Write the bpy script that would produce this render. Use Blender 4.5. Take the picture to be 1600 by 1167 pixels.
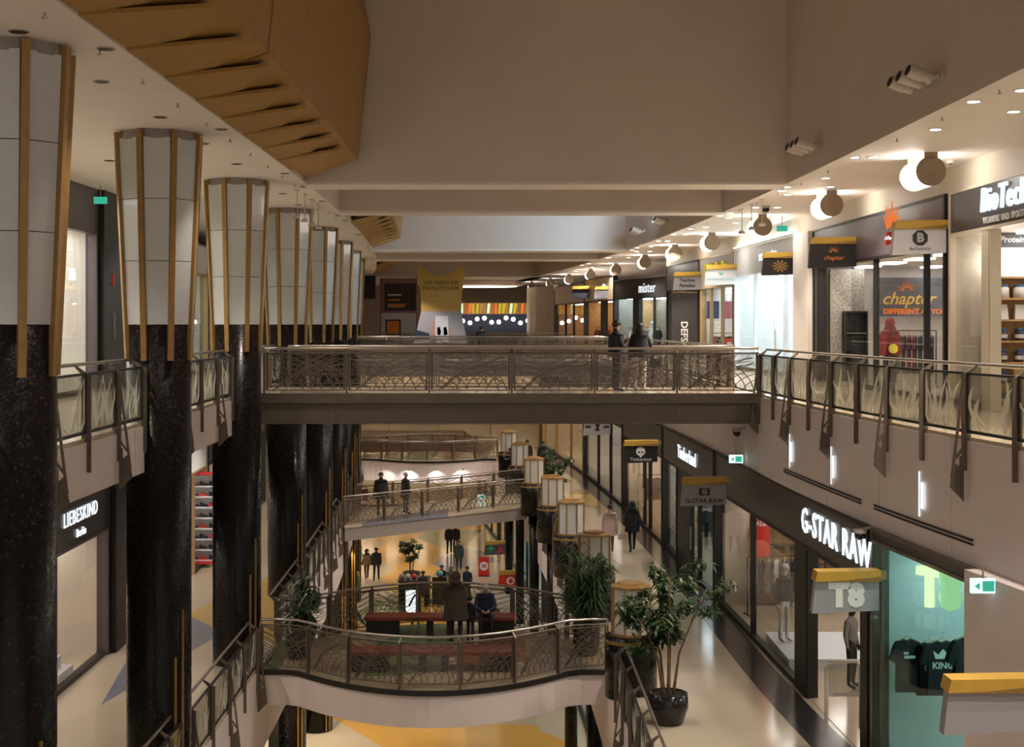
import bpy, bmesh, math, random
from mathutils import Vector, Matrix
random.seed(7)
for o in list(bpy.data.objects): bpy.data.objects.remove(o)
S = bpy.context.scene
COL = S.collection
PI = math.pi
# ---------------------------------------------------------------- camera
EYE = 1.66
FPX = 2222.0
cam = bpy.data.cameras.new('camera'); cam.sensor_width = 36.0; cam.lens = 36.0*FPX/1600.0
cam.shift_x = 14.0/1600.0; cam.shift_y = -76.5/1600.0
cam.clip_start = .1; cam.clip_end = 400
co = bpy.data.objects.new('camera', cam); COL.objects.link(co)
co.location = (0, 0, EYE); co.rotation_euler = (PI/2, 0, 0)
S.camera = co
# ---------------------------------------------------------------- world, exposure
w = bpy.data.worlds.new('world'); S.world = w; w.use_nodes = True
w.node_tree.nodes['Background'].inputs[0].default_value = (1.0, .88, .78, 1)
w.node_tree.nodes['Background'].inputs[1].default_value = .3
S.view_settings.view_transform = 'Standard'; S.view_settings.look = 'None'
S.view_settings.exposure = 0.8; S.view_settings.gamma = 1.0
S.view_settings.use_curve_mapping = False
LIGHT = 2.2
SPOTS = []
def spot(x, y, z, e, col=(1, .86, .72), ang=120, r=.08, tgt=None, blend=.6):  # serves light fittings and added fill spots alike
    l = bpy.data.lights.new('fitting_or_fill_spot', 'SPOT'); l.energy = e*LIGHT; l.color = col
    l.spot_size = math.radians(ang); l.spot_blend = blend; l.shadow_soft_size = r
    o = bpy.data.objects.new('fitting_or_fill_spot', l); COL.objects.link(o); o.location = (x, y, z)
    SPOTS.append((x, y, z))
    if tgt is not None:
        o.rotation_euler = (Vector(tgt)-Vector((x, y, z))).to_track_quat('-Z', 'Y').to_euler()
    return o
# the mall bends gently to the left with distance
def C(y): return -8.5e-4*max(0.0, y-25.0)**2
def ER(y):                                   # edge of the upper right gallery
    return 6.2+C(y)+(.0042*(33.8-y)**2 if y < 33.8 else 0.0)
def at(x, y, Y): return Vector(((x-786)/FPX*Y, Y, EYE-(y-507)/FPX*Y))
L1 = -6.07; L0 = -12.14; CEIL = 4.96
# ---------------------------------------------------------------- spots for the gallery downlights, with added fill spots
for y in range(10, 100, 6): spot(7.9+C(y), y, CEIL-.06, 250)
for y in (12.8, 20.7, 28.6, 36.7, 44.6, 52.4, 60.1, 67.5, 76, 84): spot(-7.9+C(y), y, CEIL-.06, 190, (1, .92, .86))
for y in range(20, 100, 8):
    spot(-7.4+C(y), y, -.86, 120)  # fill added under the upper left gallery
    spot(-5.8+C(y), y+3, -8.16, 160, (1, .78, .52))  # warm fill added for the ground floor
for y in range(14, 84, 7):                    # added fill, aimed from both ceiling edges at the middle level
    spot(6.95+C(y), y, CEIL-.08, 420, (1, .86, .74), 80, .08, (3.6+C(y), y+1, L1))
    spot(-4.75+C(y), y+3, CEIL-.08, 90, (1, .86, .74), 80, .08, (-2.5+C(y), y+4, L1))
for y in range(34, 80, 9):                    # added fill beams crossing onto the middle fascias
    spot(-4.7+C(y), y, CEIL-.08, 330, (1, .88, .84), 50, .08, (2.4+C(y+6), y+6, -7.2))
    spot(6.85+C(y), y, CEIL-.08, 260, (1, .88, .84), 50, .08, (-5.5+C(y+6), y+6, -7.2))
# ---------------------------------------------------------------- materials
MATS = {}
def nodes(name):
    m = bpy.data.materials.new(name); m.use_nodes = True; MATS[name] = m
    nt = m.node_tree; return m, nt, nt.nodes['Principled BSDF']
def mat(name, col, rough=.5, metal=0.0, var=.0, scale=8.0, bump=0.0, emit=None, es=0.0, coat=0.0):
    m, nt, b = nodes(name)
    b.inputs['Base Color'].default_value = (*col, 1); b.inputs['Roughness'].default_value = rough
    b.inputs['Metallic'].default_value = metal
    if coat: b.inputs['Coat Weight'].default_value = coat
    if emit: b.inputs['Emission Color'].default_value = (*emit, 1); b.inputs['Emission Strength'].default_value = es
    if var or bump:
        tc = nt.nodes.new('ShaderNodeTexCoord'); n = nt.nodes.new('ShaderNodeTexNoise')
        n.inputs['Scale'].default_value = scale; n.inputs['Detail'].default_value = 4
        nt.links.new(tc.outputs['Object'], n.inputs['Vector'])
        if var:
            r = nt.nodes.new('ShaderNodeValToRGB'); e = r.color_ramp.elements
            e[0].position = .3; e[1].position = .7
            e[0].color = (*[c*(1-var) for c in col], 1); e[1].color = (*[min(1, c*(1+var)) for c in col], 1)
            nt.links.new(n.outputs['Fac'], r.inputs[0]); nt.links.new(r.outputs[0], b.inputs['Base Color'])
        if bump:
            bp = nt.nodes.new('ShaderNodeBump'); bp.inputs['Strength'].default_value = bump; bp.inputs['Distance'].default_value = .02
            nt.links.new(n.outputs['Fac'], bp.inputs['Height']); nt.links.new(bp.outputs[0], b.inputs['Normal'])
    return m
def glass(name, tint=(.93, .96, .95), refl=1.0, frost=0.0, fcol=(.7, .75, .72)):
    m = bpy.data.materials.new(name); m.use_nodes = True; MATS[name] = m
    nt = m.node_tree; nt.nodes.clear()
    out = nt.nodes.new('ShaderNodeOutputMaterial'); t = nt.nodes.new('ShaderNodeBsdfTransparent')
    g = nt.nodes.new('ShaderNodeBsdfGlossy'); mx = nt.nodes.new('ShaderNodeMixShader')
    fr = nt.nodes.new('ShaderNodeLayerWeight'); fr.inputs[0].default_value = .5
    pw = nt.nodes.new('ShaderNodeMath'); pw.operation = 'POWER'; pw.inputs[1].default_value = 5.0
    mu = nt.nodes.new('ShaderNodeMath'); mu.operation = 'MULTIPLY_ADD'; mu.inputs[1].default_value = .8*refl; mu.inputs[2].default_value = .035*refl
    t.inputs[0].default_value = (*tint, 1); g.inputs['Roughness'].default_value = .02
    nt.links.new(fr.outputs['Facing'], pw.inputs[0]); nt.links.new(pw.outputs[0], mu.inputs[0]); nt.links.new(mu.outputs[0], mx.inputs[0])
    nt.links.new(t.outputs[0], mx.inputs[1]); nt.links.new(g.outputs[0], mx.inputs[2])
    last = mx
    if frost:
        d = nt.nodes.new('ShaderNodeBsdfTranslucent'); d2 = nt.nodes.new('ShaderNodeBsdfDiffuse')
        d.inputs[0].default_value = (*fcol, 1); d2.inputs[0].default_value = (*fcol, 1)
        a = nt.nodes.new('ShaderNodeMixShader'); a.inputs[0].default_value = .5
        nt.links.new(d.outputs[0], a.inputs[1]); nt.links.new(d2.outputs[0], a.inputs[2])
        m2 = nt.nodes.new('ShaderNodeMixShader'); m2.inputs[0].default_value = frost
        nt.links.new(mx.outputs[0], m2.inputs[1]); nt.links.new(a.outputs[0], m2.inputs[2]); last = m2
    nt.links.new(last.outputs[0], out.inputs[0])
    return m
def emis(name, col, s):
    m = bpy.data.materials.new(name); m.use_nodes = True; MATS[name] = m
    nt = m.node_tree; nt.nodes.clear(); out = nt.nodes.new('ShaderNodeOutputMaterial')
    e = nt.nodes.new('ShaderNodeEmission'); e.inputs[0].default_value = (*col, 1); e.inputs[1].default_value = s
    nt.links.new(e.outputs[0], out.inputs[0]); return m
def banded(name, cols, scale, rough=.2):
    """a stone floor of large angular inlaid fields"""
    m, nt, b = nodes(name); tc = nt.nodes.new('ShaderNodeTexCoord'); mp = nt.nodes.new('ShaderNodeMapping'); v = nt.nodes.new('ShaderNodeTexVoronoi'); v.voronoi_dimensions = '2D'
    mp.inputs['Rotation'].default_value = (0, 0, .5); mp.inputs['Scale'].default_value = (scale*2.4, scale, scale); v.inputs['Scale'].default_value = 1.0
    nt.links.new(tc.outputs['Object'], mp.inputs[0]); nt.links.new(mp.outputs[0], v.inputs['Vector']); sp = nt.nodes.new('ShaderNodeSeparateColor'); nt.links.new(v.outputs['Color'], sp.inputs[0])
    r = nt.nodes.new('ShaderNodeValToRGB'); r.color_ramp.interpolation = 'CONSTANT'; el = r.color_ramp.elements
    while len(el) < len(cols): el.new(.5)
    for i, (p, c) in enumerate(cols): el[i].position = p; el[i].color = (*c, 1)
    nt.links.new(sp.outputs[0], r.inputs[0]); nt.links.new(r.outputs[0], b.inputs['Base Color'])
    b.inputs['Roughness'].default_value = rough; return m
def granite(name):
    m, nt, b = nodes(name); tc = nt.nodes.new('ShaderNodeTexCoord'); v = nt.nodes.new('ShaderNodeTexVoronoi')
    v.inputs['Scale'].default_value = 38.0; nt.links.new(tc.outputs['Object'], v.inputs['Vector'])
    sp = nt.nodes.new('ShaderNodeSeparateColor'); nt.links.new(v.outputs['Color'], sp.inputs[0])
    r = nt.nodes.new('ShaderNodeValToRGB'); e = r.color_ramp.elements
    e[0].position = .93; e[0].color = (.008, .006, .006, 1); e[1].position = .99; e[1].color = (.05, .038, .03, 1)
    nt.links.new(sp.outputs[0], r.inputs[0]); nt.links.new(r.outputs[0], b.inputs['Base Color'])
    r2 = nt.nodes.new('ShaderNodeMapRange'); r2.inputs[3].default_value = .12; r2.inputs[4].default_value = .38
    nt.links.new(sp.outputs[1], r2.inputs[0]); nt.links.new(r2.outputs[0], b.inputs['Roughness'])
    bp = nt.nodes.new('ShaderNodeBump'); b.inputs['Specular IOR Level'].default_value = .22; bp.inputs['Strength'].default_value = .10; bp.inputs['Distance'].default_value = .01
    nt.links.new(sp.outputs[2], bp.inputs['Height']); nt.links.new(bp.outputs[0], b.inputs['Normal']); return m
mat('white_paint', (.76, .71, .67), .6, var=.03, scale=1.5)
mat('coffer_paint', (.62, .54, .48), .7, var=.03, scale=.8)
mat('fascia_paint', (.74, .66, .64), .5, var=.03, scale=1.2)
mat('grey_paint', (.30, .27, .25), .5, var=.05)
mat('bridge_paint', (.115, .092, .068), .45, var=.05, scale=2)
mat('bronze', (.15, .122, .095), .42, .45, var=.12, scale=5)
mat('steel', (.46, .42, .38), .28, .9)
mat('brushed', (.36, .28, .20), .38, .85, var=.10, scale=6)
mat('gold_batten', (.34, .20, .065), .38, .45, var=.12, scale=6)
mat('gold_relief', (.36, .20, .045), .5, .1, var=.08, scale=3)
mat('gold_sign', (.55, .34, .05), .45, .1, var=.08, scale=4)
mat('black', (.012, .011, .011), .5)
mat('black_gloss', (.014, .012, .013), .12)
mat('dark_header', (.045, .04, .042), .35)
mat('plum_header', (.085, .065, .075), .4)
mat('cream_frame', (.62, .55, .44), .45)
mat('gold_frame', (.40, .28, .14), .4, .4)
mat('panel_white', (.53, .55, .54), .18, var=.03, coat=.3)
mat('sign_grey', (.33, .32, .34), .5)
mat('sign_dark', (.10, .10, .12), .5)
mat('sign_white', (.62, .63, .66), .5)
mat('sign_black', (.016, .014, .014), .5)
mat('sign_red', (.72, .03, .02), .45)
mat('sign_green', (.13, .20, .07), .5)
mat('ink_white', (.8, .8, .8), .5)
mat('ink_grey', (.48, .46, .46), .5)
mat('ink_dark', (.03, .03, .035), .5)
mat('ink_orange', (.85, .25, .04), .5)
mat('ink_gold', (.8, .5, .12), .5)
mat('ink_cyan', (.15, .5, .55), .5)
mat('ink_green', (.05, .4, .2), .5)
mat('ink_red', (.7, .05, .05), .5)
mat('brown_ink', (.12, .07, .02), .6)
mat('red_bench', (.17, .035, .02), .45, var=.2, scale=5)
mat('wood', (.50, .30, .13), .5, var=.2, scale=6)
mat('pale_wood', (.66, .45, .22), .5, var=.12, scale=6)
mat('trunk', (.16, .09, .045), .8, var=.3, scale=12, bump=.4)
mat('leaf', (.035, .075, .022), .45, var=.5, scale=9)
mat('leaf_dark', (.022, .05, .016), .45, var=.5, scale=9)
mat('soil', (.03, .02, .015), .9)
mat('silver_paper', (.36, .34, .30), .35, .4, var=.45, scale=16)
mat('tub_white', (.72, .70, .68), .4); mat('tub_dark', (.05, .055, .08), .3); mat('lid_blue', (.05, .16, .40), .4)
mat('cloth_black', (.014, .014, .017), .8, var=.3, scale=12); mat('cloth_red', (.22, .012, .012), .8, var=.3, scale=10)
mat('cloth_teal', (.03, .10, .12), .8, var=.2); mat('cloth_wine', (.09, .012, .02), .8); mat('cloth_white', (.62, .58, .52), .8, var=.08)
mat('cloth_pink', (.42, .30, .27), .85, var=.1); mat('cloth_navy', (.02, .025, .05), .8); mat('cloth_tan', (.30, .19, .085), .85, var=.2)
mat('cloth_green', (.03, .045, .04), .85, var=.2); mat('cloth_brown', (.05, .032, .02), .85, var=.2); mat('cloth_grey', (.16, .15, .14), .8)
mat('skin', (.46, .26, .18), .55); mat('hair_black', (.012, .009, .007), .5, var=.3, scale=20); mat('hair_brown', (.05, .026, .013), .55, var=.3, scale=20)
mat('hair_grey', (.34, .32, .30), .6, var=.2, scale=20); mat('hair_blond', (.32, .2, .09), .55); mat('shoe_white', (.6, .6, .58), .5)
mat('chrome_figure', (.55, .54, .52), .15, .9)
mat('poster_pink', (.33, .17, .16), .5); mat('poster_dark', (.03, .025, .028), .4, var=.5, scale=3)
mat('banner_gold', (.44, .28, .05), .6, var=.05); mat('cam_white', (.55, .5, .45), .5)
mat('beige_wall', (.62, .50, .38), .5, var=.06, scale=2)
mat('red_frame', (.6, .04, .03), .45); mat('pink_banner', (.85, .12, .2), .5, emit=(1, .12, .22), es=.6)
mat('yellow_tag', (.8, .75, .05), .5); mat('blue_flag', (.12, .45, .62), .6); mat('yellow_post', (.6, .42, .03), .5)
mat('suitcase_navy', (.03, .06, .13), .4); mat('suitcase_pink', (.45, .12, .18), .4)
granite('granite')
mat('floor_beige', (.52, .43, .31), .14, var=.07, scale=1.2)
banded('floor_inlay', [(0, (.50, .43, .33)), (.55, (.47, .40, .30)), (.78, (.20, .21, .26)), (.86, (.50, .34, .12)), (.92, (.48, .42, .33))], .16, .14)
banded('floor_platform', [(0, (.28, .23, .16)), (.40, (.09, .15, .07)), (.52, (.30, .25, .18)), (.72, (.20, .09, .045)), (.86, (.19, .18, .18))], .3, .2)
banded('floor_ground', [(0, (.48, .40, .28)), (.35, (.58, .33, .08)), (.60, (.5, .42, .3)), (.78, (.17, .22, .10)), (.85, (.22, .23, .28)), (.92, (.5, .42, .3))], .14, .15)
mat('floor_dark', (.035, .03, .03), .18, var=.2)
glass('glass'); glass('shop_glass', (.93, .94, .94), .6); glass('green_glass', (.62, .80, .74), .6)
glass('rail_glass', (.80, .80, .76), 1.1, .07, (.5, .47, .4)); glass('bridge_glass', (.93, .91, .88), .8, .03, (.30, .26, .21))
glass('frost', (.9, .9, .9), .6, .85, (.74, .72, .68)); glass('lantern_glass', (.9, .9, .88), .8, .9, (.86, .87, .84))
emis('lamp_white', (1, .93, .84), 6); emis('panel_light', (1, .95, .88), 6); emis('panel_cool', (.78, .95, 1), 8); emis('panel_warm', (1, .76, .5), 7.0)
emis('letter_white', (.92, .97, 1), 0.6); emis('letter_yellow', (1, .75, .05), 0.35); emis('letter_green', (.75, 1, .55), .6); emis('exit_green', (.1, .9, .6), 0.28)
emis('exit_white', (.75, 1, .97), 0.7); emis('down_on', (1, .92, .8), 5); emis('letter_orange', (1, .22, .05), 0.5); emis('screen_white', (.85, 1, .95), 0.8)
emis('strip_warm', (1, .82, .6), 3); emis('strip_cool', (.86, .95, 1), 0.9); emis('letter_pink', (1, .5, .6), 1.0)
# ---------------------------------------------------------------- mesh builder
class MB:
    def __init__(s, org=(0, 0, 0)): s.v = []; s.f = []; s.o = Vector(org)
    def quad(s, *p):
        n = len(s.v); s.v += [Vector(q) for q in p]; s.f.append(tuple(range(n, n+len(p)))); return s
    def box(s, x0, x1, y0, y1, z0, z1):
        n = len(s.v)
        s.v += [Vector((x, y, z)) for z in (z0, z1) for y in (y0, y1) for x in (x0, x1)]
        s.f += [tuple(n+i for i in q) for q in ((0, 2, 3, 1), (4, 5, 7, 6), (0, 1, 5, 4), (2, 6, 7, 3), (0, 4, 6, 2), (1, 3, 7, 5))]; return s
    def bar(s, a, b, w, h=None, up=(0, 0, 1)):
        a = Vector(a); b = Vector(b); d = (b-a).normalized(); h = h or w; u = Vector(up)
        if abs(d.dot(u)) > .98: u = Vector((1, 0, 0))
        x = d.cross(u).normalized()*w/2; y = x.cross(d).normalized()*h/2; n = len(s.v)
        s.v += [a-x-y, a+x-y, a+x+y, a-x+y, b-x-y, b+x-y, b+x+y, b-x+y]
        s.f += [tuple(n+i for i in q) for q in ((0, 3, 2, 1), (4, 5, 6, 7), (0, 1, 5, 4), (1, 2, 6, 5), (2, 3, 7, 6), (3, 0, 4, 7))]; return s
    def prism(s, poly, d):
        d = Vector(d); n = len(s.v); k = len(poly)
        s.v += [Vector(p) for p in poly]+[Vector(p)+d for p in poly]
        s.f.append(tuple(range(n+k-1, n-1, -1))); s.f.append(tuple(range(n+k, n+2*k)))
        for i in range(k): j = (i+1) % k; s.f.append((n+i, n+j, n+k+j, n+k+i))
        return s
    def tube(s, pts, r, n=8, cap=True):
        pts = [Vector(p) for p in pts]; b0 = len(s.v); rr = r if hasattr(r, '__len__') else [r]*len(pts)
        for i, p in enumerate(pts):
            d = (pts[min(i+1, len(pts)-1)]-pts[max(i-1, 0)]).normalized()
            u = Vector((0, 0, 1)) if abs(d.z) < .95 else Vector((1, 0, 0))
            x = d.cross(u).normalized(); y = x.cross(d).normalized()
            for k in range(n): a = 2*PI*k/n; s.v.append(p+(x*math.cos(a)+y*math.sin(a))*rr[i])
        for i in range(len(pts)-1):
            for k in range(n):
                j = (k+1) % n; s.f.append((b0+i*n+k, b0+i*n+j, b0+(i+1)*n+j, b0+(i+1)*n+k))
        if cap: s.f.append(tuple(b0+k for k in range(n-1, -1, -1))); s.f.append(tuple(b0+(len(pts)-1)*n+k for k in range(n)))
        return s
    def lathe(s, prof, n=16, c=(0, 0, 0), a0=0.0):
        c = Vector(c); b0 = len(s.v)
        for r, z in prof:
            for k in range(n): a = a0+2*PI*k/n; s.v.append(c+Vector((r*math.cos(a), r*math.sin(a), z)))
        for i in range(len(prof)-1):
            for k in range(n): j = (k+1) % n; s.f.append((b0+i*n+k, b0+i*n+j, b0+(i+1)*n+j, b0+(i+1)*n+k))
        s.f.append(tuple(b0+k for k in range(n-1, -1, -1))); s.f.append(tuple(b0+(len(prof)-1)*n+k for k in range(n))); return s
    def ball(s, c, rx, ry=None, rz=None, n=12, m=8):
        ry = ry or rx; rz = rz or rx
        p = [(math.sin(PI*i/m), -math.cos(PI*i/m)) for i in range(m+1)]; b0 = len(s.v); c = Vector(c)
        for r, z in p:
            r = max(r, .02)
            for k in range(n): a = 2*PI*k/n; s.v.append(c+Vector((rx*r*math.cos(a), ry*r*math.sin(a), rz*z)))
        for i in range(m):
            for k in range(n): j = (k+1) % n; s.f.append((b0+i*n+k, b0+i*n+j, b0+(i+1)*n+j, b0+(i+1)*n+k))
        return s
    def mesh(s, name, m, smooth=False):
        me = bpy.data.meshes.new(name); me.from_pydata([tuple(q-s.o) for q in s.v], [], s.f)
        if m: me.materials.append(MATS[m])
        if smooth: me.shade_smooth(); 
        me.update(); return me
    def build(s, name, m, parent=None, smooth=False):
        return place(s.mesh(name, m, smooth), name, parent, tuple(s.o) if parent is None else (0, 0, 0))
def place(me, name, parent=None, loc=(0, 0, 0), rz=0.0, rx=0.0, sc=None):
    o = bpy.data.objects.new(name, me); COL.objects.link(o); o.parent = parent; o.location = loc
    o.rotation_euler = (rx, 0, rz)
    if sc: o.scale = sc
    return o
def tag(o, label, cat=None, group=None, kind=None):
    if label: o['label'] = label
    if cat: o['category'] = cat
    if group: o['group'] = group
    if kind: o['kind'] = kind
    return o
def thing(name, label, cat, loc=(0, 0, 0), rz=0.0, group=None):
    o = bpy.data.objects.new(name, None); COL.objects.link(o); o.location = loc; o.rotation_euler = (0, 0, rz); o.empty_display_size = .1
    return tag(o, label, cat, group)
def struct(mb, name, m, label=None, smooth=False):
    o = mb.build(name, m, None, smooth); return tag(o, label, None, None, 'structure')
def copy_tree(o, parent=None):
    c = o.copy(); COL.objects.link(c); c.parent = parent
    for ch in o.children: copy_tree(ch, c)
    return c
TXT = {}
def text(s, size, m, parent, loc, rz=0.0, ext=.01, bold=0.0, align='CENTER', name='lettering', shear=0.0, sx=1.0, rx=PI/2, space=1.0):
    key = (s, size, ext, bold, align, shear, m, space)
    if key not in TXT:
        cu = bpy.data.curves.new('lettering', 'FONT'); cu.body = s; cu.size = size; cu.extrude = ext; cu.offset = bold
        cu.align_x = align; cu.align_y = 'CENTER'; cu.shear = shear; cu.resolution_u = 2; cu.space_character = space
        t = bpy.data.objects.new('tmp', cu); COL.objects.link(t)
        dg = bpy.context.evaluated_depsgraph_get(); me = bpy.data.meshes.new_from_object(t.evaluated_get(dg))
        bpy.data.objects.remove(t); me.name = 'lettering'; me.materials.clear(); me.materials.append(MATS[m]); TXT[key] = me
    return place(TXT[key], name, parent, loc, rz, rx, (sx, 1, 1))
def strip(fx, ys, z0, z1):                   # a vertical wall that follows the bend
    mb = MB()
    for a, b in zip(ys, ys[1:]): mb.quad((fx(a), a, z0), (fx(b), b, z0), (fx(b), b, z1), (fx(a), a, z1))
    return mb
def slab(fa, fb, ys, z0, z1):                # a floor plate between two edges that follow the bend
    mb = MB(); n = len(ys)
    for y in ys: mb.v += [Vector((fa(y), y, z0)), Vector((fb(y), y, z0)), Vector((fb(y), y, z1)), Vector((fa(y), y, z1))]
    for i in range(n-1):
        for k in range(4): j = (k+1) % 4; mb.f.append((4*i+k, 4*i+j, 4*i+4+j, 4*i+4+k))
    mb.f.append((3, 2, 1, 0)); mb.f.append(tuple(4*(n-1)+k for k in range(4))); return mb
def frange(a, b, st):
    n = max(1, int(round((b-a)/st))); return [a+(b-a)*i/n for i in range(n+1)]
# ================================================================ STRUCTURE
YS = frange(4, 124, 2.0)
def F2(y): return 9.4+C(y)
def F1(y): return ER(y)-.06
def LE2(y): return -6.1+C(y)
def LE1(y): return -5.5+C(y)
def RE1(y): return 2.4+C(y)
struct(slab(lambda y: -16+C(y), LE2, YS, -.8, 0), 'floor', 'floor_beige', 'left upper gallery floor behind the tall columns')
struct(slab(ER, lambda y: 15+C(y), frange(4, 90, 1.2), -.75, 0), 'floor', 'floor_beige', 'right upper gallery floor in front of the lit shops')
struct(slab(lambda y: -16+C(y), lambda y: 9+C(y), frange(92, 124, 2), -.8, -.004), 'floor', 'floor_beige', 'upper floor at the far end before the food court')
struct(slab(lambda y: -16+C(y), LE1, YS, L1-.8, L1), 'floor', 'floor_inlay', 'left middle gallery floor below the upper slab')
struct(slab(RE1, lambda y: 13.5+C(y), YS, L1-.8, L1), 'floor', 'floor_inlay', 'right middle gallery floor with inlaid bands')
struct(slab(lambda y: -16+C(y), lambda y: 13.5+C(y), frange(104, 124, 2), L1-.8, L1-.004), 'floor', 'floor_inlay', 'middle floor plate closing the far end of the void')
struct(slab(lambda y: -14+C(y), lambda y: 12+C(y), YS, L0-.3, L0), 'floor', 'floor_ground', 'ground floor with orange and grey inlaid bands')
struct(slab(lambda y: F1(y)-.75, lambda y: F1(y)-.02, frange(14, 90, 1.2), L1, L1+.006), 'trim_1', 'floor_dark', 'dark stone border strip along the middle right shops')
# fascias: white panels with open joints
def fascia(fx, y0, y1, st, z0, z1, m, t, label, gap=.012):
    ys = frange(y0, y1, st); root = thing('trim_2', label, None, (fx(y0), y0, z0)); root['kind'] = 'structure'
    for a, b in zip(ys, ys[1:]):
        mb = MB(root.location); ds = frange(a+gap, b-gap, (b-a)/3)
        for c, d in zip(ds, ds[1:]):
            mb.quad((fx(c), c, z0), (fx(d), d, z0), (fx(d), d, z1), (fx(c), c, z1))
            mb.quad((fx(c)+t, c, z0), (fx(d)+t, d, z0), (fx(d), d, z0), (fx(c), c, z0))
            mb.quad((fx(c)+t, c, z1), (fx(d)+t, d, z1), (fx(d), d, z1), (fx(c), c, z1))
        for c in (ds[0], ds[-1]): mb.quad((fx(c), c, z0), (fx(c), c, z1), (fx(c)+t, c, z1), (fx(c)+t, c, z0))
        mb.build('panel', m, root)
    return root
fascia(lambda y: ER(y)-.03, 6, 62, 3.2, -1.88, -.06, 'fascia_paint', .3, 'white panelled fascia below the upper right gallery')
fascia(lambda y: LE2(y)+.03, 8, 66, 3.9, -.84, -.06, 'fascia_paint', -.3, 'white panelled fascia below the upper left gallery')
fascia(lambda y: RE1(y)-.03, 22, 102, 3.85, -8.1, L1-.06, 'fascia_paint', .3, 'white panelled fascia below the middle right gallery')
fascia(lambda y: LE1(y)+.03, 18, 102, 3.9, -8.1, L1-.06, 'fascia_paint', -.3, 'white panelled fascia below the middle left gallery')
mb = MB((-7, 103.9, -6.9)); mb.box(-18, 6, 103.9, 104.1, -6.95, L1-.02); struct(mb, 'trim_3', 'fascia_paint', 'pale slab edge at the far end of the void')
struct(strip(lambda y: ER(y)+.24, frange(6, 90, 1.2), -1.9, -.7), 'wall_right', 'grey_paint', 'backing wall behind the right fascia panels')
# soffits and coffers
SL = lambda y: -4.55+C(y)
SR = lambda y: 6.7+C(y)
struct(slab(lambda y: -16+C(y), SL, frange(2, 124, 2), CEIL, CEIL+.3), 'ceiling', 'white_paint', 'white flat ceiling over the left gallery')
struct(slab(SR, lambda y: 15+C(y), frange(2, 124, 2), CEIL, CEIL+.3), 'ceiling', 'white_paint', 'white flat ceiling over the right gallery')
TOP = 10.6
ct = thing('ceiling', 'deep coffered ceiling over the void', None, (0, 30, TOP)); ct['kind'] = 'structure'
mb = MB(ct.location)
for a, b in zip(frange(2, 100, 2), frange(2, 100, 2)[1:]): mb.quad((SL(a), a, TOP), (SR(a), a, TOP), (SR(b), b, TOP), (SL(b), b, TOP))
mb.build('top_panel', 'coffer_paint', ct)
for fx, nm in ((lambda y: SL(y)+.006, 'side_panel'), (lambda y: SR(y)-.006, 'side_panel')):
    m2 = strip(fx, frange(2, 100, 2), CEIL+.001, TOP); m2.o = Vector(ct.location); m2.build(nm, 'coffer_paint', ct)
for a, b in ((33.3, 34.6), (41.7, 42.9), (63.2, 65.0), (71.9, 74.0), (97.8, 99.0)):
    m2 = MB(ct.location); m2.prism([(SL(a)-.2, a, CEIL-.002), (SR(a)+.2, a, CEIL-.002), (SR(b)+.2, b, CEIL-.002), (SL(b)-.2, b, CEIL-.002)], (0, 0, TOP-CEIL)); m2.build('cross_beam', 'coffer_paint', ct)
    m2 = MB(ct.location); m2.prism([(SL(a)-.1, a-.01, CEIL-.02), (SR(a)+.1, a-.01, CEIL-.02), (SR(b)+.1, b, CEIL-.02), (SL(b)-.1, b, CEIL-.02)], (0, 0, .06)); m2.build('beam_soffit', 'white_paint', ct)
struct(slab(lambda y: SL(y)-1, lambda y: SR(y)+1, frange(99, 124, 2), CEIL, CEIL+.3), 'ceiling', 'white_paint', 'flat ceiling beyond the last coffer')
# gold leaf relief on the left wall of the coffers
def relief(y0, y1, st, label):
    r = thing('ceiling_relief', label, 'relief', (SL(y0), y0, CEIL))
    def X(x, y): return x+C(y)
    prof = [(-4.54, CEIL+.05), (-4.5, 5.08), (-3.32, 5.5), (-3.02, 8.4), (-3.25, 9.6), (-3.25, TOP)]
    ys = frange(y0, y1-.55, 6.5)
    for a, b in zip(ys, ys[1:]):
        for (p, q) in zip(prof[1:], prof[2:]):
            mb = MB(r.location); g = .025
            mb.quad((X(p[0], a), a+g, p[1]), (X(p[0], b), b-g, p[1]), (X(q[0], b), b-g, q[1]), (X(q[0], a), a+g, q[1]))
            mb.quad((X(p[0], a)-.06, a+g, p[1]), (X(p[0], b)-.06, b-g, p[1]), (X(q[0], b)-.06, b-g, q[1]), (X(q[0], a)-.06, a+g, q[1]))
            mb.build('gold_panel', 'gold_relief', r)
    b = ys[-1]; e = y1-.05
    mb = MB(r.location)                       # the bevelled far end
    for (p, q) in zip(prof, prof[1:]):
        k = .25 if p[1] < 6 else .0
        mb.quad((X(p[0], b), b, p[1]), (X(p[0]-.0, e), e, p[1]+.0), (X(q[0], e), e, q[1]), (X(q[0], b), b, q[1]))
    mb.build('end_panel', 'gold_relief', r)
    y = y0
    while y < y1-2.6:
        A = Vector((X(-4.55, y), y, CEIL+.01)); B = Vector((X(-3.38, y+1.35), y+1.35, 5.36))
        Cc = Vector((X(-3.92, y+2.4), y+2.4, 5.21)); D = Vector((X(-4.55, y+st+.05), y+st+.05, CEIL+.035))
        mb = MB(r.location); mb.prism([A, B, Cc, D], (0, 0, .05)); mb.build('gold_leaf', 'gold_relief', r); y += st
    mb = MB(r.location); mb.quad((X(-4.55, y0), y0, CEIL+.10), (X(-4.55, y1), y1, CEIL+.10), (X(-3.4, y1-.6), y1-.6, 5.48), (X(-3.4, y0), y0, 5.48)); mb.build('backing', 'gold_relief', r)
    return r
relief(7.5, 33.2, 1.93, 'gold relief of overlapping leaf panels nearest the camera, above the left ceiling edge')
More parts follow.
